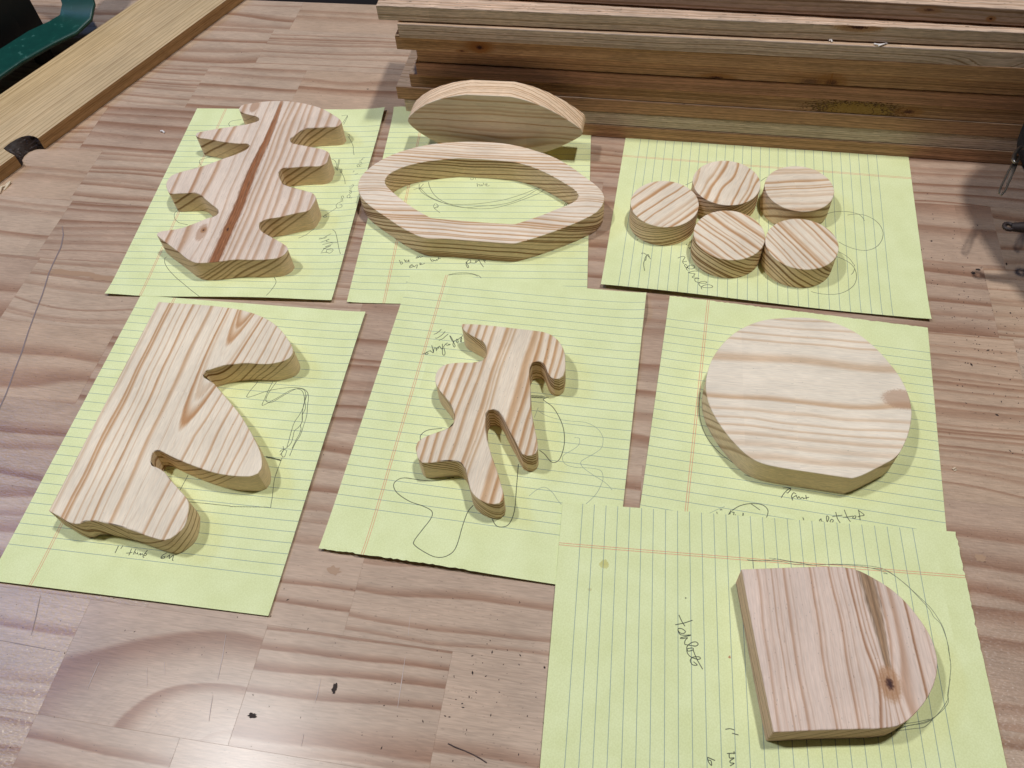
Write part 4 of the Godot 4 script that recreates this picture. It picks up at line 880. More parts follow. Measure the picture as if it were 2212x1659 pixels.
func blob(parent: Node3D, called: String, at: Vector3, rx: float, rz: float, m: Material, sd: int, y: float) -> void:
	var c: Vector3 = parent.transform.affine_inverse() * at + Vector3.UP * y
	var g := RandomNumberGenerator.new()
	g.seed = sd
	var b := MB.new()
	var mid := b.vert(c, Vector3.UP)
	var ids := []
	for k in 22:
		var w := TAU * k / 22
		var s := g.randf_range(0.62, 1.1)
		ids.append(b.vert(c + Vector3(cos(w) * rx * s, -0.0001, sin(w) * rz * s), Vector3.UP))
	for k in 22: b.tri(mid, ids[k], ids[(k + 1) % 22])
	put(called, b.done(m), parent)

func papers() -> void:
	var brown := Color(0.72, 0.66, 0.3, 0.55)
	# label, place, width, height, level, rules run down the sheet?, first and last rule, strokes, lifted edges, torn edges, spots
	sheet("yellow ruled sheet under the spiky leaf shaped board, far left", SHEET_SPINY, 215.9, 280.2, 0.0006, paper_image(215.9, 280.2, false, 30.0, 267.0, INK_SPINY, 1, []), [[1, 150.0, 110.0, 4.0, 16.0], [2, 150.0, 75.0, 3.6, 14.0], [2, 0.0, 26.0, 2.6, 9.0], [1, 0.0, 30.0, 3.0, 18.0]], [], 1)
	sheet("yellow ruled sheet under the eye shaped ring, reaching the lumber stack", SHEET_EYE, 215.9, 280.2, 0.0006, paper_image(215.9, 280.2, false, 30.0, 264.0, INK_EYE, 2, []), [[0, 108.0, 200.0, 6.0, 12.0], [3, 280.0, 90.0, 1.5, 10.0]], [0], 2)
	sheet("yellow ruled sheet lying sideways under the five round discs", SHEET_DISC, 280.2, 215.9, 0.0006, paper_image(280.2, 215.9, true, 15.5, 249.5, INK_DISC, 3, []), [[2, 40.0, 130.0, 4.6, 13.0], [2, 280.0, 60.0, 1.8, 10.0], [1, 215.0, 60.0, 1.0, 8.0]], [], 3)
	sheet("yellow ruled sheet under the large fin shaped board, near left", SHEET_FIN, 215.9, 280.2, 0.0011, paper_image(215.9, 280.2, false, 15.0, 250.5, INK_FIN, 4, []), [[1, 90.0, 140.0, 1.9, 12.0], [2, 60.0, 140.0, 1.2, 10.0]], [], 4)
	sheet("yellow ruled sheet under the jigsaw shaped board, in the middle", SHEET_JIGSAW, 215.9, 280.2, 0.0014, paper_image(215.9, 280.2, false, 14.0, 242.0, INK_JIGSAW, 5, []), [[2, 70.0, 90.0, 3.4, 12.0], [1, 60.0, 120.0, 1.3, 10.0], [1, 20.0, 15.0, 4.5, 28.0], [1, 46.0, 8.0, -1.2, 14.0]], [2], 5)
	sheet("yellow ruled sheet under the large round board, right of the middle", SHEET_ROUND, 215.9, 280.2, 0.0006, paper_image(215.9, 280.2, false, 27.3, 262.5, INK_ROUND, 6, []), [[3, 120.0, 150.0, 0.8, 8.0]], [0], 6)
	sheet("yellow ruled sheet lying sideways under the arched tablet board, near right", SHEET_TABLET, 280.2, 215.9, 0.0022, paper_image(280.2, 215.9, true, 15.0, 250.0, INK_TABLET, 7, [[33.0, 46.0, 3.4, brown], [24.0, 66.0, 1.3, Color(0.7, 0.66, 0.4, 0.4)], [118.0, 104.0, 0.9, Color(0.62, 0.3, 0.2, 0.7)], [90.0, 66.0, 0.5, Color(0.1, 0.1, 0.1, 0.9)]]), [[3, 108.0, 200.0, 0.6, 8.0], [0, 140.0, 200.0, 0.5, 8.0]], [1], 7)

func lay(called: String, label: String, mesh: ArrayMesh, at: Vector3, group := "sawn wooden pieces laid on the sheets") -> MeshInstance3D:
	var o := put(called, mesh)
	o.position = at
	tag(o, label, "wooden cutout", group)
	return o

func pieces() -> void:
	var pale := Color8(238, 222, 197)
	var dark := Color8(196, 154, 110)
	var o := {seed = 3, pale = Color8(230, 210, 190), dark = Color8(168, 118, 80), heart = Color8(150, 94, 58), warp = 2.0, rings = RINGS_SPINY, streaks = [[-128.0, 140.0, 0.2, 1.6, 5.6, 5.4, 0.8], [-92.0, 134.0, 2.2, 0.9, 2.6, 2.8, 0.75], [-40.0, 134.0, -2.4, 0.6, 2.0, 1.8, 0.7]], tilt = -1.6, pores = 226, knots = [[84.0, 25.0, 12.0, 5.0, 0.6, 1], [81.0, 24.0, 3.4, 2.4, 1.0], [79.0, 1.0, 6.0, 2.6, 0.9], [-107.0, 29.0, 11.0, 5.0, 0.7, 1]], bumps = [[85.0, 26.0, 26.0, 9.0, 7.0]]}
	lay("leaf_cutout", "long pine cutout with four spiky lobes and a dark brown heart streak", sawn_piece(o, pts(OUT_SPINY), PackedVector2Array(), DIR_SPINY), Vector3(AT_SPINY.x, 0.0012, AT_SPINY.y))
	o = {seed = 5, pale = pale, dark = Color8(186, 138, 94), warp = 2.0, rings = RINGS_FIN + [[66.6, 2.6, 0.9], [61.5, 1.0, 0.25], [53.2, 2.4, 0.8], [50.0, 1.0, 0.3], [76.1, 1.9, 0.65], [83.0, 1.0, 0.4], [91.9, 2.2, 0.7], [100.3, 1.3, 0.55], [106.6, 1.4, 0.6], [114.1, 1.6, 0.65], [120.7, 1.3, 0.5]], tilt = 1.1, pores = 238, fill = 0.09, fold = [3.5, -8.5, 0.09, 0.17, 24.0, 60.0, 20.0]}
	lay("fin_cutout", "large pine cutout with two finlike lobes and a straight left side", sawn_piece(o, pts(OUT_FIN), PackedVector2Array(), DIR_FIN), Vector3(AT_FIN.x, 0.0016, AT_FIN.y))
	o = {seed = 9, pale = Color8(234, 217, 192), dark = Color8(178, 128, 80), warp = 2.2, rings = RINGS_JIGSAW, tilt = 2.0, pores = 228, bumps = []}
	lay("jigsaw_cutout", "small wavy pine cutout with rounded arms, striped lengthways", sawn_piece(o, pts(OUT_JIGSAW), PackedVector2Array(), DIR_JIGSAW), Vector3(AT_JIGSAW.x, 0.0019, AT_JIGSAW.y))
	o = {seed = 12, pale = Color8(240, 226, 204), dark = Color8(196, 152, 110), warp = 2.6, rings = RINGS_ROUND, tilt = 0.9, pores = 240, fill = 0.1, knots = [[68.0, -2.0, 15.0, 9.5, 0.55, 1]], bumps = [[70.0, -1.0, 22.0, 11.0, 5.0]]}
	lay("round_cutout", "large round pine disc with one flat edge, near its sheet's middle", sawn_piece(o, pts(OUT_ROUND), PackedVector2Array(), DIR_ROUND), Vector3(AT_ROUND.x, 0.0011, AT_ROUND.y))
	o = {seed = 15, pale = Color8(226, 203, 186), dark = Color8(160, 110, 76), heart = Color8(142, 110, 78), streaks = [[-75.0, 17.0, -32.8, 6.0, 1.6, 4.6, 0.8]], warp = 2.2, rings = RINGS_TABLET, tilt = -1.2, pores = 224, pore_depth = 0.28, knots = [[23.5, -31.6, 9.4, 5.6, 1.0]], bumps = [[24.0, -36.0, 22.0, 8.0, -5.0], [24.0, -26.0, 22.0, 8.0, 5.0]]}
	lay("tablet_cutout", "arched pine tablet with a square end and a dark knot", sawn_piece(o, pts(OUT_TABLET), PackedVector2Array(), DIR_TABLET), Vector3(AT_TABLET.x, 0.0027, AT_TABLET.y))
	# eye ring and the eye sawn out of it
	var along := Vector2(cos(0.2166), sin(0.2166))
	o = {seed = 19, pale = Color8(238, 222, 200), dark = Color8(198, 154, 112), warp = 2.4, rings = random_rings(71, 4.2, 1.7, 0.85), tilt = 1.1, pores = 240, bumps = [[-100.0, 6.0, 26.0, 14.0, 6.0], [104.0, 4.0, 28.0, 14.0, 7.0]]}
	lay("eye_ring_cutout", "pine ring shaped like an open eye, lying flat", sawn_piece(o, pts(OUT_RING), pts(OUT_RING_HOLE), along), Vector3(AT_RING.x, 0.0011, AT_RING.y))
	var eye := PackedVector2Array()
	var half := [[-0.089, 0.0], [-0.0878, 0.0035], [-0.0849, 0.0075], [-0.0773, 0.0145], [-0.0672, 0.0215], [-0.0554, 0.0272], [-0.0438, 0.0313], [-0.034, 0.0339], [-0.0245, 0.0356], [-0.0235, 0.0357], [0.0185, 0.0364], [0.0195, 0.0363], [0.028, 0.0347], [0.0364, 0.0326], [0.052, 0.0268], [0.0677, 0.0184], [0.0818, 0.0088], [0.0875, 0.0040], [0.089, 0.0]]
	for p in half: eye.append(Vector2(p[0], -p[1]))
	for k in half.size() - 2: eye.append(Vector2(half[-2 - k][0], half[-2 - k][1]))
	var soft := PackedVector2Array()
	for k in eye.size():
		for s in 4: soft.append(eye[k].lerp(eye[(k + 1) % eye.size()], s * 0.25))
	o = {seed = 23, pale = Color8(236, 220, 196), dark = Color8(190, 146, 102), warp = 2.6, rings = random_rings(83, 6.0, 1.8, 0.8), tilt = 1.6, side_deep = 0.1, pores = 240, bumps = [[20.0, 22.0, 40.0, 9.0, -7.0]]}
	var lens := lay("eye_cutout", "pine eye shape standing on its edge behind the eye ring", sawn_piece(o, soft, PackedVector2Array(), Vector2.RIGHT), Vector3.ZERO)
	var turn := Basis(Vector3.UP, -0.2466) * Basis(Vector3.RIGHT, PI * 0.5)
	lens.transform = Transform3D(turn, Vector3(0.0108, 0.0376, -0.7151))
	# five discs
	var where := [DISC_A, DISC_B, DISC_C, DISC_D, DISC_E]
	var heading := [-0.639, -1.016, 0.087, 0.9595, 1.187]
	var gaps := [[9.0, 2.6, 0.95], [7.5, 2.8, 1.0], [7.0, 2.6, 0.65], [5.0, 2.0, 0.95], [4.6, 1.7, 0.85]]
	var told := ["pine disc with few slanted bands, leftmost of the five", "pine disc with bold wavy brown bands, rear middle of the five", "pale pine disc banded straight across, rear right of the five", "pine disc with slanted stripes, front left disc touching two others", "pine disc with fine close stripes, front right of the five"]
	var circle := PackedVector2Array()
	for k in 96: circle.append(Vector2(cos(TAU * k / 96), sin(TAU * k / 96)) * 0.0313)
	for k in 5:
		o = {seed = 31 + k * 4, pale = Color8(238, 222, 198), dark = Color8(194, 148, 104), warp = [1.5, 4.5, 2.0, 1.6, 1.2][k], freq = 0.016, rings = random_rings(90 + k, gaps[k][0], gaps[k][1], gaps[k][2]), tilt = [3.4, 2.4, 1.2, 1.3, 1.0][k], pores = 236, bumps = []}
		lay("disc_cutout", told[k], sawn_piece(o, circle, PackedVector2Array(), Vector2(cos(heading[k]), sin(heading[k]))), Vector3(where[k].x, 0.0011, where[k].y), "round pine discs on one sheet")

func lumber() -> void:
	var grey := Color8(214, 194, 182)
	var tan := Color8(194, 151, 120)
	var line := Color8(122, 92, 66)
	var ro := {seed = 61, pale = Color8(206, 180, 156), dark = Color8(160, 120, 92), warp = 1.5, fiber = 0.22, pores = 205, pore_depth = 0.4}
	ro.table = ring_table(random_rings(7, 6.0, 2.0, 0.5), 0.25, 4)
	var rough := mat_of(wood_image(ro, 1600, 170, 0.75), 0.9, Color.WHITE, 0.2)
	var so := {seed = 63, pale = Color8(204, 178, 150), dark = Color8(156, 118, 86), warp = 2.0, fiber = 0.12}
	so.table = ring_table(random_rings(17, 5.0, 1.6, 0.5), 0.2, 4)
	var smooth := mat_of(wood_image(so, 1200, 130, 0.9), 0.75, Color.WHITE, 0.3)
	# left end, height of underside, front set-back, colours, knots [mm along, mm up, half length, half height, strength], words
	var rows := [
		[-0.16, 0.0002, -0.0005, tan, [], "lowest board of the lumber stack, resting on the bench"],
		[-0.205, 0.0152, -0.0012, grey, [], "second board from the bottom of the lumber stack, with close grain lines"],
		[-0.2115, 0.0301, -0.0012, tan, [], "third board up the lumber stack, its left end sticking out"],
		[-0.1955, 0.0451, -0.0030, tan, [[442.0, 2.0, 36.0, 8.5, 0.9, 2], [489.0, 1.0, 12.0, 5.0, 0.8]], "stacked board with a long cracked yellow knot in its edge"],
		[-0.1860, 0.0600, -0.0010, Color8(186, 138, 112), [], "reddish brown board halfway up the lumber stack"],
		[-0.1830, 0.0760, -0.0012, tan, [[294.0, 7.0, 15.0, 5.0, 1.0], [399.0, 5.0, 13.0, 9.0, 0.9], [380.0, 5.0, 22.0, 8.0, 0.5], [398.0, 4.0, 0.9, 8.0, 1.3]], "stacked board with dark knots, under a protruding board"],
		[-0.2018, 0.0897, 0.0012, Color8(194, 153, 116), [[84.0, -1.0, 13.0, 7.0, 1.0], [84.0, 0.0, 8.0, 5.5, 1.6], [66.0, 5.0, 6.0, 2.0, 0.8]], "stacked board with a black knot near its left end"],
		[-0.1965, 0.1036, 0.0030, grey, [], "third board from the top of the lumber stack, a bright sliver of top showing"],
		[-0.2155, 0.1196, 0.0002, Color8(214, 194, 178), [[441.0, -6.5, 19.0, 4.0, 1.0]], "rough sawn board second from the top of the lumber stack"],
		[-0.17, 0.1362, -0.0195, Color8(186, 160, 146), [[451.0, -3.0, 10.0, 3.0, 0.7], [503.0, 2.0, 3.6, 2.4, 1.3]], "topmost board of the lumber stack, set back from the rest"],
	]
	var ex := Vector3(cos(STACK_TURN), 0, -sin(STACK_TURN))
	var ez := Vector3(sin(STACK_TURN), 0, cos(STACK_TURN))
	for k in rows.size():
		var r: Array = rows[k]
		var len := 1.25
		var e := edge_mat(200 + k * 3, r[3], line, [2.2, 1.4, 2.0, 2.6, 1.8, 2.2, 1.6, 1.7, 1.5, 3.4][k], r[4], [[547.0, 9.0, 38.0, 10.0, -11.0]] if k == 7 else [], len, 0.0146)
		var rg := 0.00035 if k >= 8 else 0.00004
		var o := put("lumber_board", board_mesh(len, 0.105 if k < 9 else 0.13, 0.0146 if k != 2 else 0.0147, 70 + k, rough if k >= 8 else smooth, e, rg))
		o.position = Vector3(0.1123, r[1], -0.7099) + ex * r[0] + ez * r[2]
		o.rotation.y = STACK_TURN + [0.0, 0.001, 0.0, -0.001, 0.001, 0.0, 0.001, 0.006, 0.009, -0.014][k]
		tag(o, r[5], "board", "boards of the lumber stack")

func plank() -> void:
	var at := Vector3(PLANK_AT.x, 0.0006, PLANK_AT.y)
	var o := thing("pine_plank", "single pine plank with a bark pocket notched in its edge, lying far left", "board", at)
	var w := {seed = 77, pale = Color8(206, 180, 140), dark = Color8(154, 122, 82), warp = 2.0, freq = 0.004, fiber = 0.07, pores = 240, rings = random_rings(5, 3.6, 1.0, 0.6), tilt = 0.3}
	w.table = ring_table(w.rings, 0.2, 7)
	var thick := 0.0143
	var d := Vector2(0.569, -0.8223)
	var n := Vector2(d.y, -d.x) * -1.0      # towards the right-hand edge
	var top_notch := pts(PLANK_NOTCH_TOP)
	var low_notch := pts(PLANK_NOTCH_LOW)
	var far := d * 0.75
	var near := d * -0.30
	var left := -n * 0.1045
	var T := PackedVector2Array([far, far + left, near + left, near])
	T.append_array(top_notch)
	var im := wood_image(w, 1400, 300, 0.8, 200.0, -50.0)
	var cap := MB.new()
	var tris := Geometry2D.triangulate_polygon(T)
	var ids := []
	for p in T: ids.append(cap.vert(Vector3(p.x, thick, p.y), Vector3.UP, Vector2((p.dot(d) * 1000.0 - 200.0) / 1120.0 + 0.5, (p.dot(n) * 1000.0 + 50.0) / 240.0 + 0.5)))
	for k in range(0, tris.size(), 3): cap.tri(ids[tris[k]], ids[tris[k + 1]], ids[tris[k + 2]])
	var mesh := ArrayMesh.new()
	cap.add_to(mesh, mat_of(im, 0.7, Color.WHITE, 0.35))
	var wall := MB.new()
	var side := func(a: Vector2, b: Vector2, nn: Vector2) -> void:
		wall.flat4(Vector3(a.x, thick, a.y), Vector3(b.x, thick, b.y), Vector3(b.x, 0, b.y), Vector3(a.x, 0, a.y), Vector3(nn.x, 0, nn.y), Vector2(a.dot(d), 0), Vector2(b.dot(d), 0), Vector2(b.dot(d), 1), Vector2(a.dot(d), 1))
	side.call(far, top_notch[-1], n)
	side.call(near, top_notch[0], n)
	side.call(far + left, near + left, -n)
	side.call(far, far + left, d)
	side.call(near, near + left, -d)
	wall.add_to(mesh, edge_mat(401, Color8(176, 138, 94), Color8(140, 104, 66), 3.0, [], [], 1.0, thick))
	put("plank_body", mesh, o)
	var bark := StandardMaterial3D.new()
	bark.roughness = 0.55
	var nt := NoiseTexture2D.new()
	nt.width = 256; nt.height = 256; nt.seamless = true
	var fn := FastNoiseLite.new()
	fn.frequency = 0.06; fn.fractal_octaves = 4; fn.seed = 3
	nt.noise = fn
	var ramp := Gradient.new()
	ramp.set_color(0, Color8(18, 12, 10)); ramp.set_color(1, Color8(74, 50, 38))
	nt.color_ramp = ramp
	bark.albedo_texture = nt
	bark.uv1_triplanar = true
	bark.uv1_scale = Vector3(30, 30, 30)
	var b := MB.new()
	var curve_top := PackedVector2Array()
	var curve_low := PackedVector2Array()
	for k in top_notch.size() - 1:
		for s in 5:
			curve_top.append(top_notch[k].lerp(top_notch[k + 1], s * 0.2))
			curve_low.append(low_notch[k].lerp(low_notch[k + 1], s * 0.2))
	curve_top.append(top_notch[-1])
	curve_low.append(low_notch[-1])
	var m := curve_top.size()
	var rough := FastNoiseLite.new()
	rough.seed = 4; rough.frequency = 180.0; rough.fractal_octaves = 3
	var rows := []
	for j in 17:
		var row := []
		for k in m:
			var f := j / 16.0
			var p := curve_top[k].lerp(curve_low[k], f)
			var edge := 1.0 if j > 0 and j < 16 and k > 0 and k < m - 1 else 0.0
			var bump := rough.get_noise_2d(p.x + f * 0.02, p.y) * 0.0028 * edge
			row.append(Vector3(p.x - bump, lerpf(thick - 0.0003, 0.0, f) + bump * 0.6, p.y + bump * 0.5))
		rows.append(row)
	var vid := []
	for j in 17:
		var row := []
		for k in m:
			var nn: Vector3 = (rows[j][mini(k + 1, m - 1)] - rows[j][maxi(k - 1, 0)]).cross(rows[mini(j + 1, 16)][k] - rows[maxi(j - 1, 0)][k]).normalized()
			if nn.y < 0.0: nn = -nn
			row.append(b.vert(rows[j][k], nn))
		vid.append(row)
	for j in 16:
		for k in m - 1: b.quad(vid[j][k], vid[j][k + 1], vid[j + 1][k + 1], vid[j + 1][k])
	put("bark_pocket", b.done(bark), o)

func bench_tool() -> void:
	var o := thing("bench_tool", "dark green steel foot carrying a black machine housing, far left corner", "machine", Vector3(-0.53, 0.0, -0.95))
	var green := StandardMaterial3D.new()
	green.roughness = 0.42
	var nt := NoiseTexture2D.new()
	nt.width = 256; nt.height = 256; nt.seamless = true
	var fn := FastNoiseLite.new()
	fn.frequency = 0.03; fn.fractal_octaves = 5; fn.seed = 8
	nt.noise = fn
	var ramp := Gradient.new()
	ramp.set_color(0, Color8(3, 62, 58)); ramp.set_color(1, Color8(10, 74, 68))
	ramp.add_point(0.78, Color8(8, 70, 64)); ramp.add_point(0.86, Color8(70, 112, 108))
	nt.color_ramp = ramp
	green.albedo_texture = nt
	green.uv1_triplanar = true
	green.uv1_scale = Vector3(9, 9, 9)
	var b := MB.new()
	# centre line, half-width vector, thickness: a flat bar along the bench that turns the corner and bends upwards
	var line := [[-0.098, 0.021, 0.142], [-0.060, 0.021, 0.082], [-0.025, 0.021, 0.026], [0.004, 0.021, -0.010], [0.026, 0.0215, -0.028], [0.040, 0.025, -0.042], [0.0445, 0.034, -0.056], [0.043, 0.050, -0.068], [0.039, 0.072, -0.078], [0.034, 0.10, -0.087], [0.028, 0.15, -0.098]]
	var half := [[0.017, 0.012], [0.017, 0.012], [0.018, 0.012], [0.019, 0.015], [0.020, 0.014], [0.0205, 0.007], [0.0205, 0.003], [0.0205, 0.002], [0.0205, 0.002], [0.0205, 0.002], [0.0205, 0.002]]
	var rows := []
	for k in line.size():
		var p := Vector3(line[k][0], line[k][1], line[k][2])
		var d := (Vector3(line[mini(k + 1, 10)][0], line[mini(k + 1, 10)][1], line[mini(k + 1, 10)][2]) - Vector3(line[maxi(k - 1, 0)][0], line[maxi(k - 1, 0)][1], line[maxi(k - 1, 0)][2])).normalized()
		var h := Vector3(half[k][0], 0, half[k][1])
		var up := h.cross(d).normalized()
		if up.y + up.z < 0.0: up = -up
		var t := up * 0.003
		var hn := h.normalized()
		rows.append([[p + h * 0.96 + t, up], [p - h * 0.96 + t, up], [p - h, -hn], [p - h * 0.96 - t, -up], [p + h * 0.96 - t, -up], [p + h, hn]])
	var ids := []
	for r in rows:
		var q := []
		for e in r: q.append(b.vert(e[0], e[1]))
		ids.append(q)
	for k in ids.size() - 1:
		for s in 6: b.quad(ids[k][s], ids[k][(s + 1) % 6], ids[k + 1][(s + 1) % 6], ids[k + 1][s])
	put("green_foot", b.done(green), o)
	for q in [Vector3(-0.09, 0, 0.10), Vector3(0.0, 0, 0.0)]:
		var c: Vector3 = q
		var block := MB.new()
		tube(block, PackedVector3Array([c, c + Vector3(0, 0.0185, 0)]), [0.011, 0.011], 16)
		put("rubber_pad", block.done(plain(Color8(20, 20, 20), 0.9)), o)
	# housing: a tapered black block standing behind the bar
	var hb := MB.new()
	var base := [Vector2(-0.012, -0.04), Vector2(-0.20, -0.04), Vector2(-0.20, 0.15), Vector2(-0.125, 0.11), Vector2(-0.03, -0.02)]
	var levels := [[0.004, 1.0], [0.03, 1.0], [0.12, 0.96], [0.2, 0.9]]
	var hr := []
	for l in levels:
		var row := []
		for p in base: row.append(Vector3(p.x, l[0], p.y - 0.02))
		hr.append(row)
	for k in base.size():
		var k2 := (k + 1) % base.size()
		var e: Vector2 = base[k2] - base[k]
		var nn := Vector3(-e.y, 0, e.x).normalized()
		if nn.dot(Vector3(base[k].x + 0.11, 0, base[k].y - 0.03)) < 0.0: nn = -nn
		for j in levels.size() - 1: hb.flat4(hr[j][k], hr[j][k2], hr[j + 1][k2], hr[j + 1][k], nn)
	var mid := hb.vert(Vector3(-0.11, 0.2, 0.02), Vector3.UP)
	for k in base.size(): hb.tri(mid, hb.vert(hr[3][k], Vector3.UP), hb.vert(hr[3][(k + 1) % base.size()], Vector3.UP))
	put("housing", hb.done(plain(Color8(16, 17, 19), 0.5)), o)

func tool_bag() -> void:
	var o := thing("tool_bag", "black fabric bag with a steel zip puller, cut off by the right edge", "bag", Vector3(0.563, 0.0, -0.52))
	var cloth := plain(Color8(17, 17, 18), 0.85)
	cloth.rim_enabled = true; cloth.rim = 0.2
	# rounded sack: rings of a soft box
	var b := MB.new()
	var rows := []
	for j in 15:
		var f := j / 14.0
		var y := 0.2 * f
		var s := 1.0 + 0.06 * sin(f * 9.0)
		if j == 14: s = 0.75
		var mx := lerpf(0.030, 0.002, minf(1.0, f * 1.6))
		var mz := lerpf(-0.075, 0.012, minf(1.0, f * 1.6))
		var row := []
		for k in 48:
			var w := TAU * k / 48
			var cx := signf(cos(w)) * pow(absf(cos(w)), 0.6) * lerpf(0.076, 0.108, minf(1.0, f * 1.6)) * s
			var cz := signf(sin(w)) * pow(absf(sin(w)), 0.6) * lerpf(0.062, 0.112, minf(1.0, f * 1.6)) * s
			row.append(Vector3(mx + cx + 0.003 * sin(w * 5.0 + f * 7.0), y, mz + cz))
		rows.append(row)
	for j in 14:
		for k in 48:
			var k2 := (k + 1) % 48
			var nn: Vector3 = (rows[j][k2] - rows[j][k]).cross(rows[j + 1][k] - rows[j][k]).normalized()
			if nn.dot(Vector3(rows[j][k].x - 0.01, 0, rows[j][k].z + 0.04)) < 0.0: nn = -nn
			b.flat4(rows[j][k], rows[j][k2], rows[j + 1][k2], rows[j + 1][k], nn)
	var c := b.vert(Vector3(-0.002, 0.207, 0), Vector3.UP)
	for k in 48: b.tri(c, b.vert(rows[14][k], Vector3.UP), b.vert(rows[14][(k + 1) % 48], Vector3.UP))
	var flap := BoxMesh.new()
	flap.size = Vector3(0.16, 0.03, 0.115)
	flap.material = cloth
	put("side_flap", flap, o).position = Vector3(-0.065, 0.165, 0.225)
	var arm := BoxMesh.new()
	arm.size = Vector3(0.05, 0.028, 0.2)
	arm.material = cloth
	put("flap_strap", arm, o).position = Vector3(0.02, 0.166, 0.12)
	put("bag_body", b.done(cloth), o)
	var steel := plain(Color8(150, 142, 132), 0.32, 0.85)
	var inv := o.transform.affine_inverse()
	# slider bow
	var sl := MB.new()
	var path := PackedVector3Array()
	for p in [[459.7, 72, -551.9], [457.3, 72, -553.3], [452.9, 72, -549.9], [447.7, 72, -543.8], [444.5, 72, -538.1], [444.5, 72, -534.7], [447.4, 72, -535.4]]: path.append(inv * mm(p))
	tube(sl, path, [0.0016, 0.0016, 0.0017, 0.0018, 0.0018, 0.0016, 0.0012], 10)
	put("zip_slider", sl.done(steel), o)
	# puller: a long flat loop with a raised rim hanging from the bow
	var pl := MB.new()
	path = PackedVector3Array()
	for p in [[453.4, 68, -543.5], [446, 68, -533.2], [434.1, 68, -517.3], [425.7, 68, -506.1], [420.6, 68, -501.5], [419.7, 68, -503.7], [421.9, 68, -508.2], [427.3, 68, -514.9], [438.7, 68, -529.8], [447.3, 68, -539.8], [452.9, 68, -545.8], [455.1, 68, -546.6], [453.4, 68, -543.5]]: path.append(inv * mm(p))
	tube(pl, path, [0.0009], 8)
	var plate := MB.new()
	var y := Vector3(0, -0.0006, 0)
	var q := []
	for p in [[447.6, 68, -538.6], [443.5, 68, -534.1], [430.8, 68, -515.5], [430.6, 68, -512.4], [443.2, 68, -529.2], [450.1, 68, -539.4]]: q.append(inv * mm(p))
	var mid: Vector3 = (q[1] + q[3]) * 0.5
	for lay_at in [0, 1]:
		var nn := Vector3.UP if lay_at == 0 else Vector3.DOWN
		var m0 := plate.vert(mid + y * lay_at, nn)
		for k in 6: plate.tri(m0, plate.vert(q[k] + y * lay_at, nn), plate.vert(q[(k + 1) % 6] + y * lay_at, nn))
	put("zip_puller", pl.done(steel), o)
	put("puller_plate", plate.done(plain(Color8(128, 116, 106), 0.45, 0.6)), o)
	# a leather tab with an eyelet, sticking out nearer the camera
	var tab := MB.new()
	var base: Vector3 = inv * Vector3(0.422, 0.055, -0.4772)
	var side := Vector3(0.2, -0.1, 0.1).normalized()
	path = PackedVector3Array()
	for k in 17:
		var w := TAU * k / 16
		path.append(base + Vector3(cos(w) * 0.0036, 0.0, sin(w) * 0.0036))
	tube(tab, path, [0.0017], 8)
	put("strap_eyelet", tab.done(plain(Color8(42, 28, 26), 0.6)), o)
	var st := MB.new()
	var e0: Vector3 = inv * Vector3(0.4242, 0.055, -0.4764)
	var e1: Vector3 = inv * Vector3(0.432, 0.057, -0.4728)
	var e2: Vector3 = inv * Vector3(0.4466, 0.06, -0.4693)
	tube(st, PackedVector3Array([e0, e1, e2]), [0.0036, 0.0046, 0.006], 10)
	put("strap", st.done(plain(Color8(38, 26, 24), 0.7)), o)

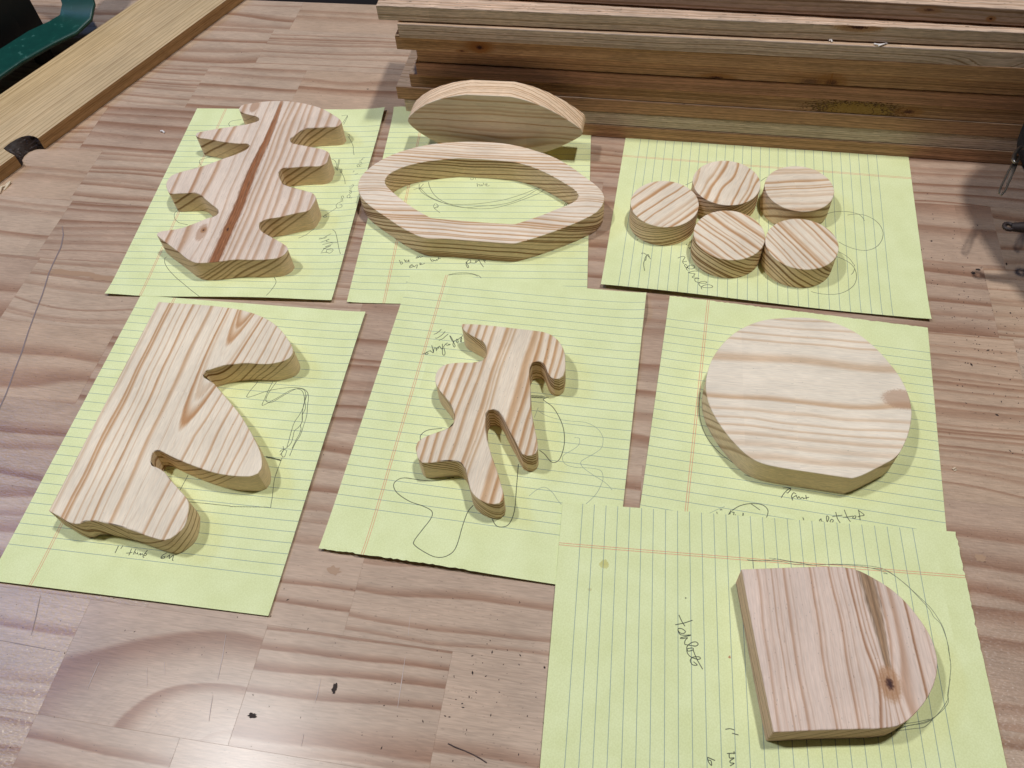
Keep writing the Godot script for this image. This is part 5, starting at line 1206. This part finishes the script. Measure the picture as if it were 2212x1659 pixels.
func litter() -> void:
	# dark crumbs of bark and sawdust, thickest on the right
	var g := RandomNumberGenerator.new()
	g.seed = 44
	var b := MB.new()
	for k in 520:
		var p: Vector3
		var big := 1.0
		if k < 280:
			p = Vector3(0.405 + g.randfn(0, 0.03), 0, -0.40 + g.randfn(0, 0.07))
		elif k < 345:
			p = Vector3(-0.035 + g.randfn(0, 0.028), 0, -0.155 + g.randfn(0, 0.025))
		else:
			p = Vector3(g.randf_range(-0.4, 0.0), 0, g.randf_range(-0.26, -0.1)) if k < 450 else Vector3(g.randf_range(-0.5, 0.0), 0, g.randf_range(-0.95, -0.3))
			big = 0.8
		if absf(p.x) > 0.7 or p.z < -0.93: continue
		var s := g.randf_range(0.00018, 0.0005) * big
		if g.randf() < 0.06: s *= 2.0
		var w := g.randf() * TAU
		var a := Vector3(cos(w), 0, sin(w)) * s * g.randf_range(1.0, 2.8)
		var c := Vector3(-sin(w), 0, cos(w)) * s
		var up := Vector3(0, s * 1.2 + 0.0001, 0)
		var q := [p + a, p + c, p - a, p - c]
		var top := b.vert(p + up, Vector3.UP)
		for e in 4:
			b.tri(top, b.vert(q[e], Vector3.UP), b.vert(q[(e + 1) % 4], Vector3.UP))
	var crumbs := put("bark_crumbs", b.done(plain(Color8(52, 38, 34), 0.9)))
	crumbs.set_meta("kind", "stuff")
	tag(crumbs, "dark bark crumbs and dust scattered over the bench", "crumbs")
	var pale := plain(Color8(226, 206, 176), 0.7)
	var white := plain(Color8(236, 228, 222), 0.6)
	curl("wood_shaving", "curled pale wood shaving on the bench by the left edge", [[-514.3, 0, -704.8], [-514.1, 0, -713.4], [-511.6, 0, -717.1], [-509.9, 0, -720.9], [-507.1, 0, -720.6], [-508.8, 0, -716.7], [-511.5, 0, -710.4]], 0.0012, pale)
	curl("wood_shaving", "small white wood chip on the bench above the left sheet", [[-359.5, 0, -785.8], [-357.4, 0, -784.8], [-355.2, 0, -783]], 0.0011, white)
	curl("wood_shaving", "tuft of white splinters on the lumber stack front edge", [[348.2, 118.6, -652.3], [350.4, 118.6, -650], [353.8, 118.6, -650.8], [360.2, 118.6, -651.8], [355.7, 118.6, -649.8], [350.7, 118.6, -648.6]], 0.0007, white)
	curl("wood_shaving", "pale speck of wood on the lumber stack front edge", [[311.2, 118.6, -662.9], [312.9, 118.6, -663.3], [313.4, 118.6, -661.2]], 0.0008, white)
	curl("wood_shaving", "tiny tan wood chip beside the round board's sheet", [[322.7, 0, -286.9], [324.6, 0, -287.8], [325.3, 0, -286.2], [323.2, 0, -285.7]], 0.0007, pale)
	curl("steel_wire", "thin dark bent wire lying on the bench near the bottom edge", [[-61.1, 0, -126.2], [-56.3, 0, -123.5], [-50.4, 0, -120.9], [-45.2, 0, -118.2], [-41, 0, -115.6], [-37.1, 0, -112.8]], 0.0004, plain(Color8(84, 70, 68), 0.4, 0.5), "wire")

func curl(called: String, label: String, path: Array, r: float, m: Material, cat := "wood shaving") -> void:
	var b := MB.new()
	var P := PackedVector3Array()
	var c := mm(path[0])
	for k in path.size():
		P.append(mm(path[k]) + Vector3(0, r * (1.0 + 0.8 * sin(k * 1.9)) - 0.0001, 0) - c)
	tube(b, P, [r], 7)
	var o := put(called, b.done(m))
	o.position = c
	tag(o, label, cat)
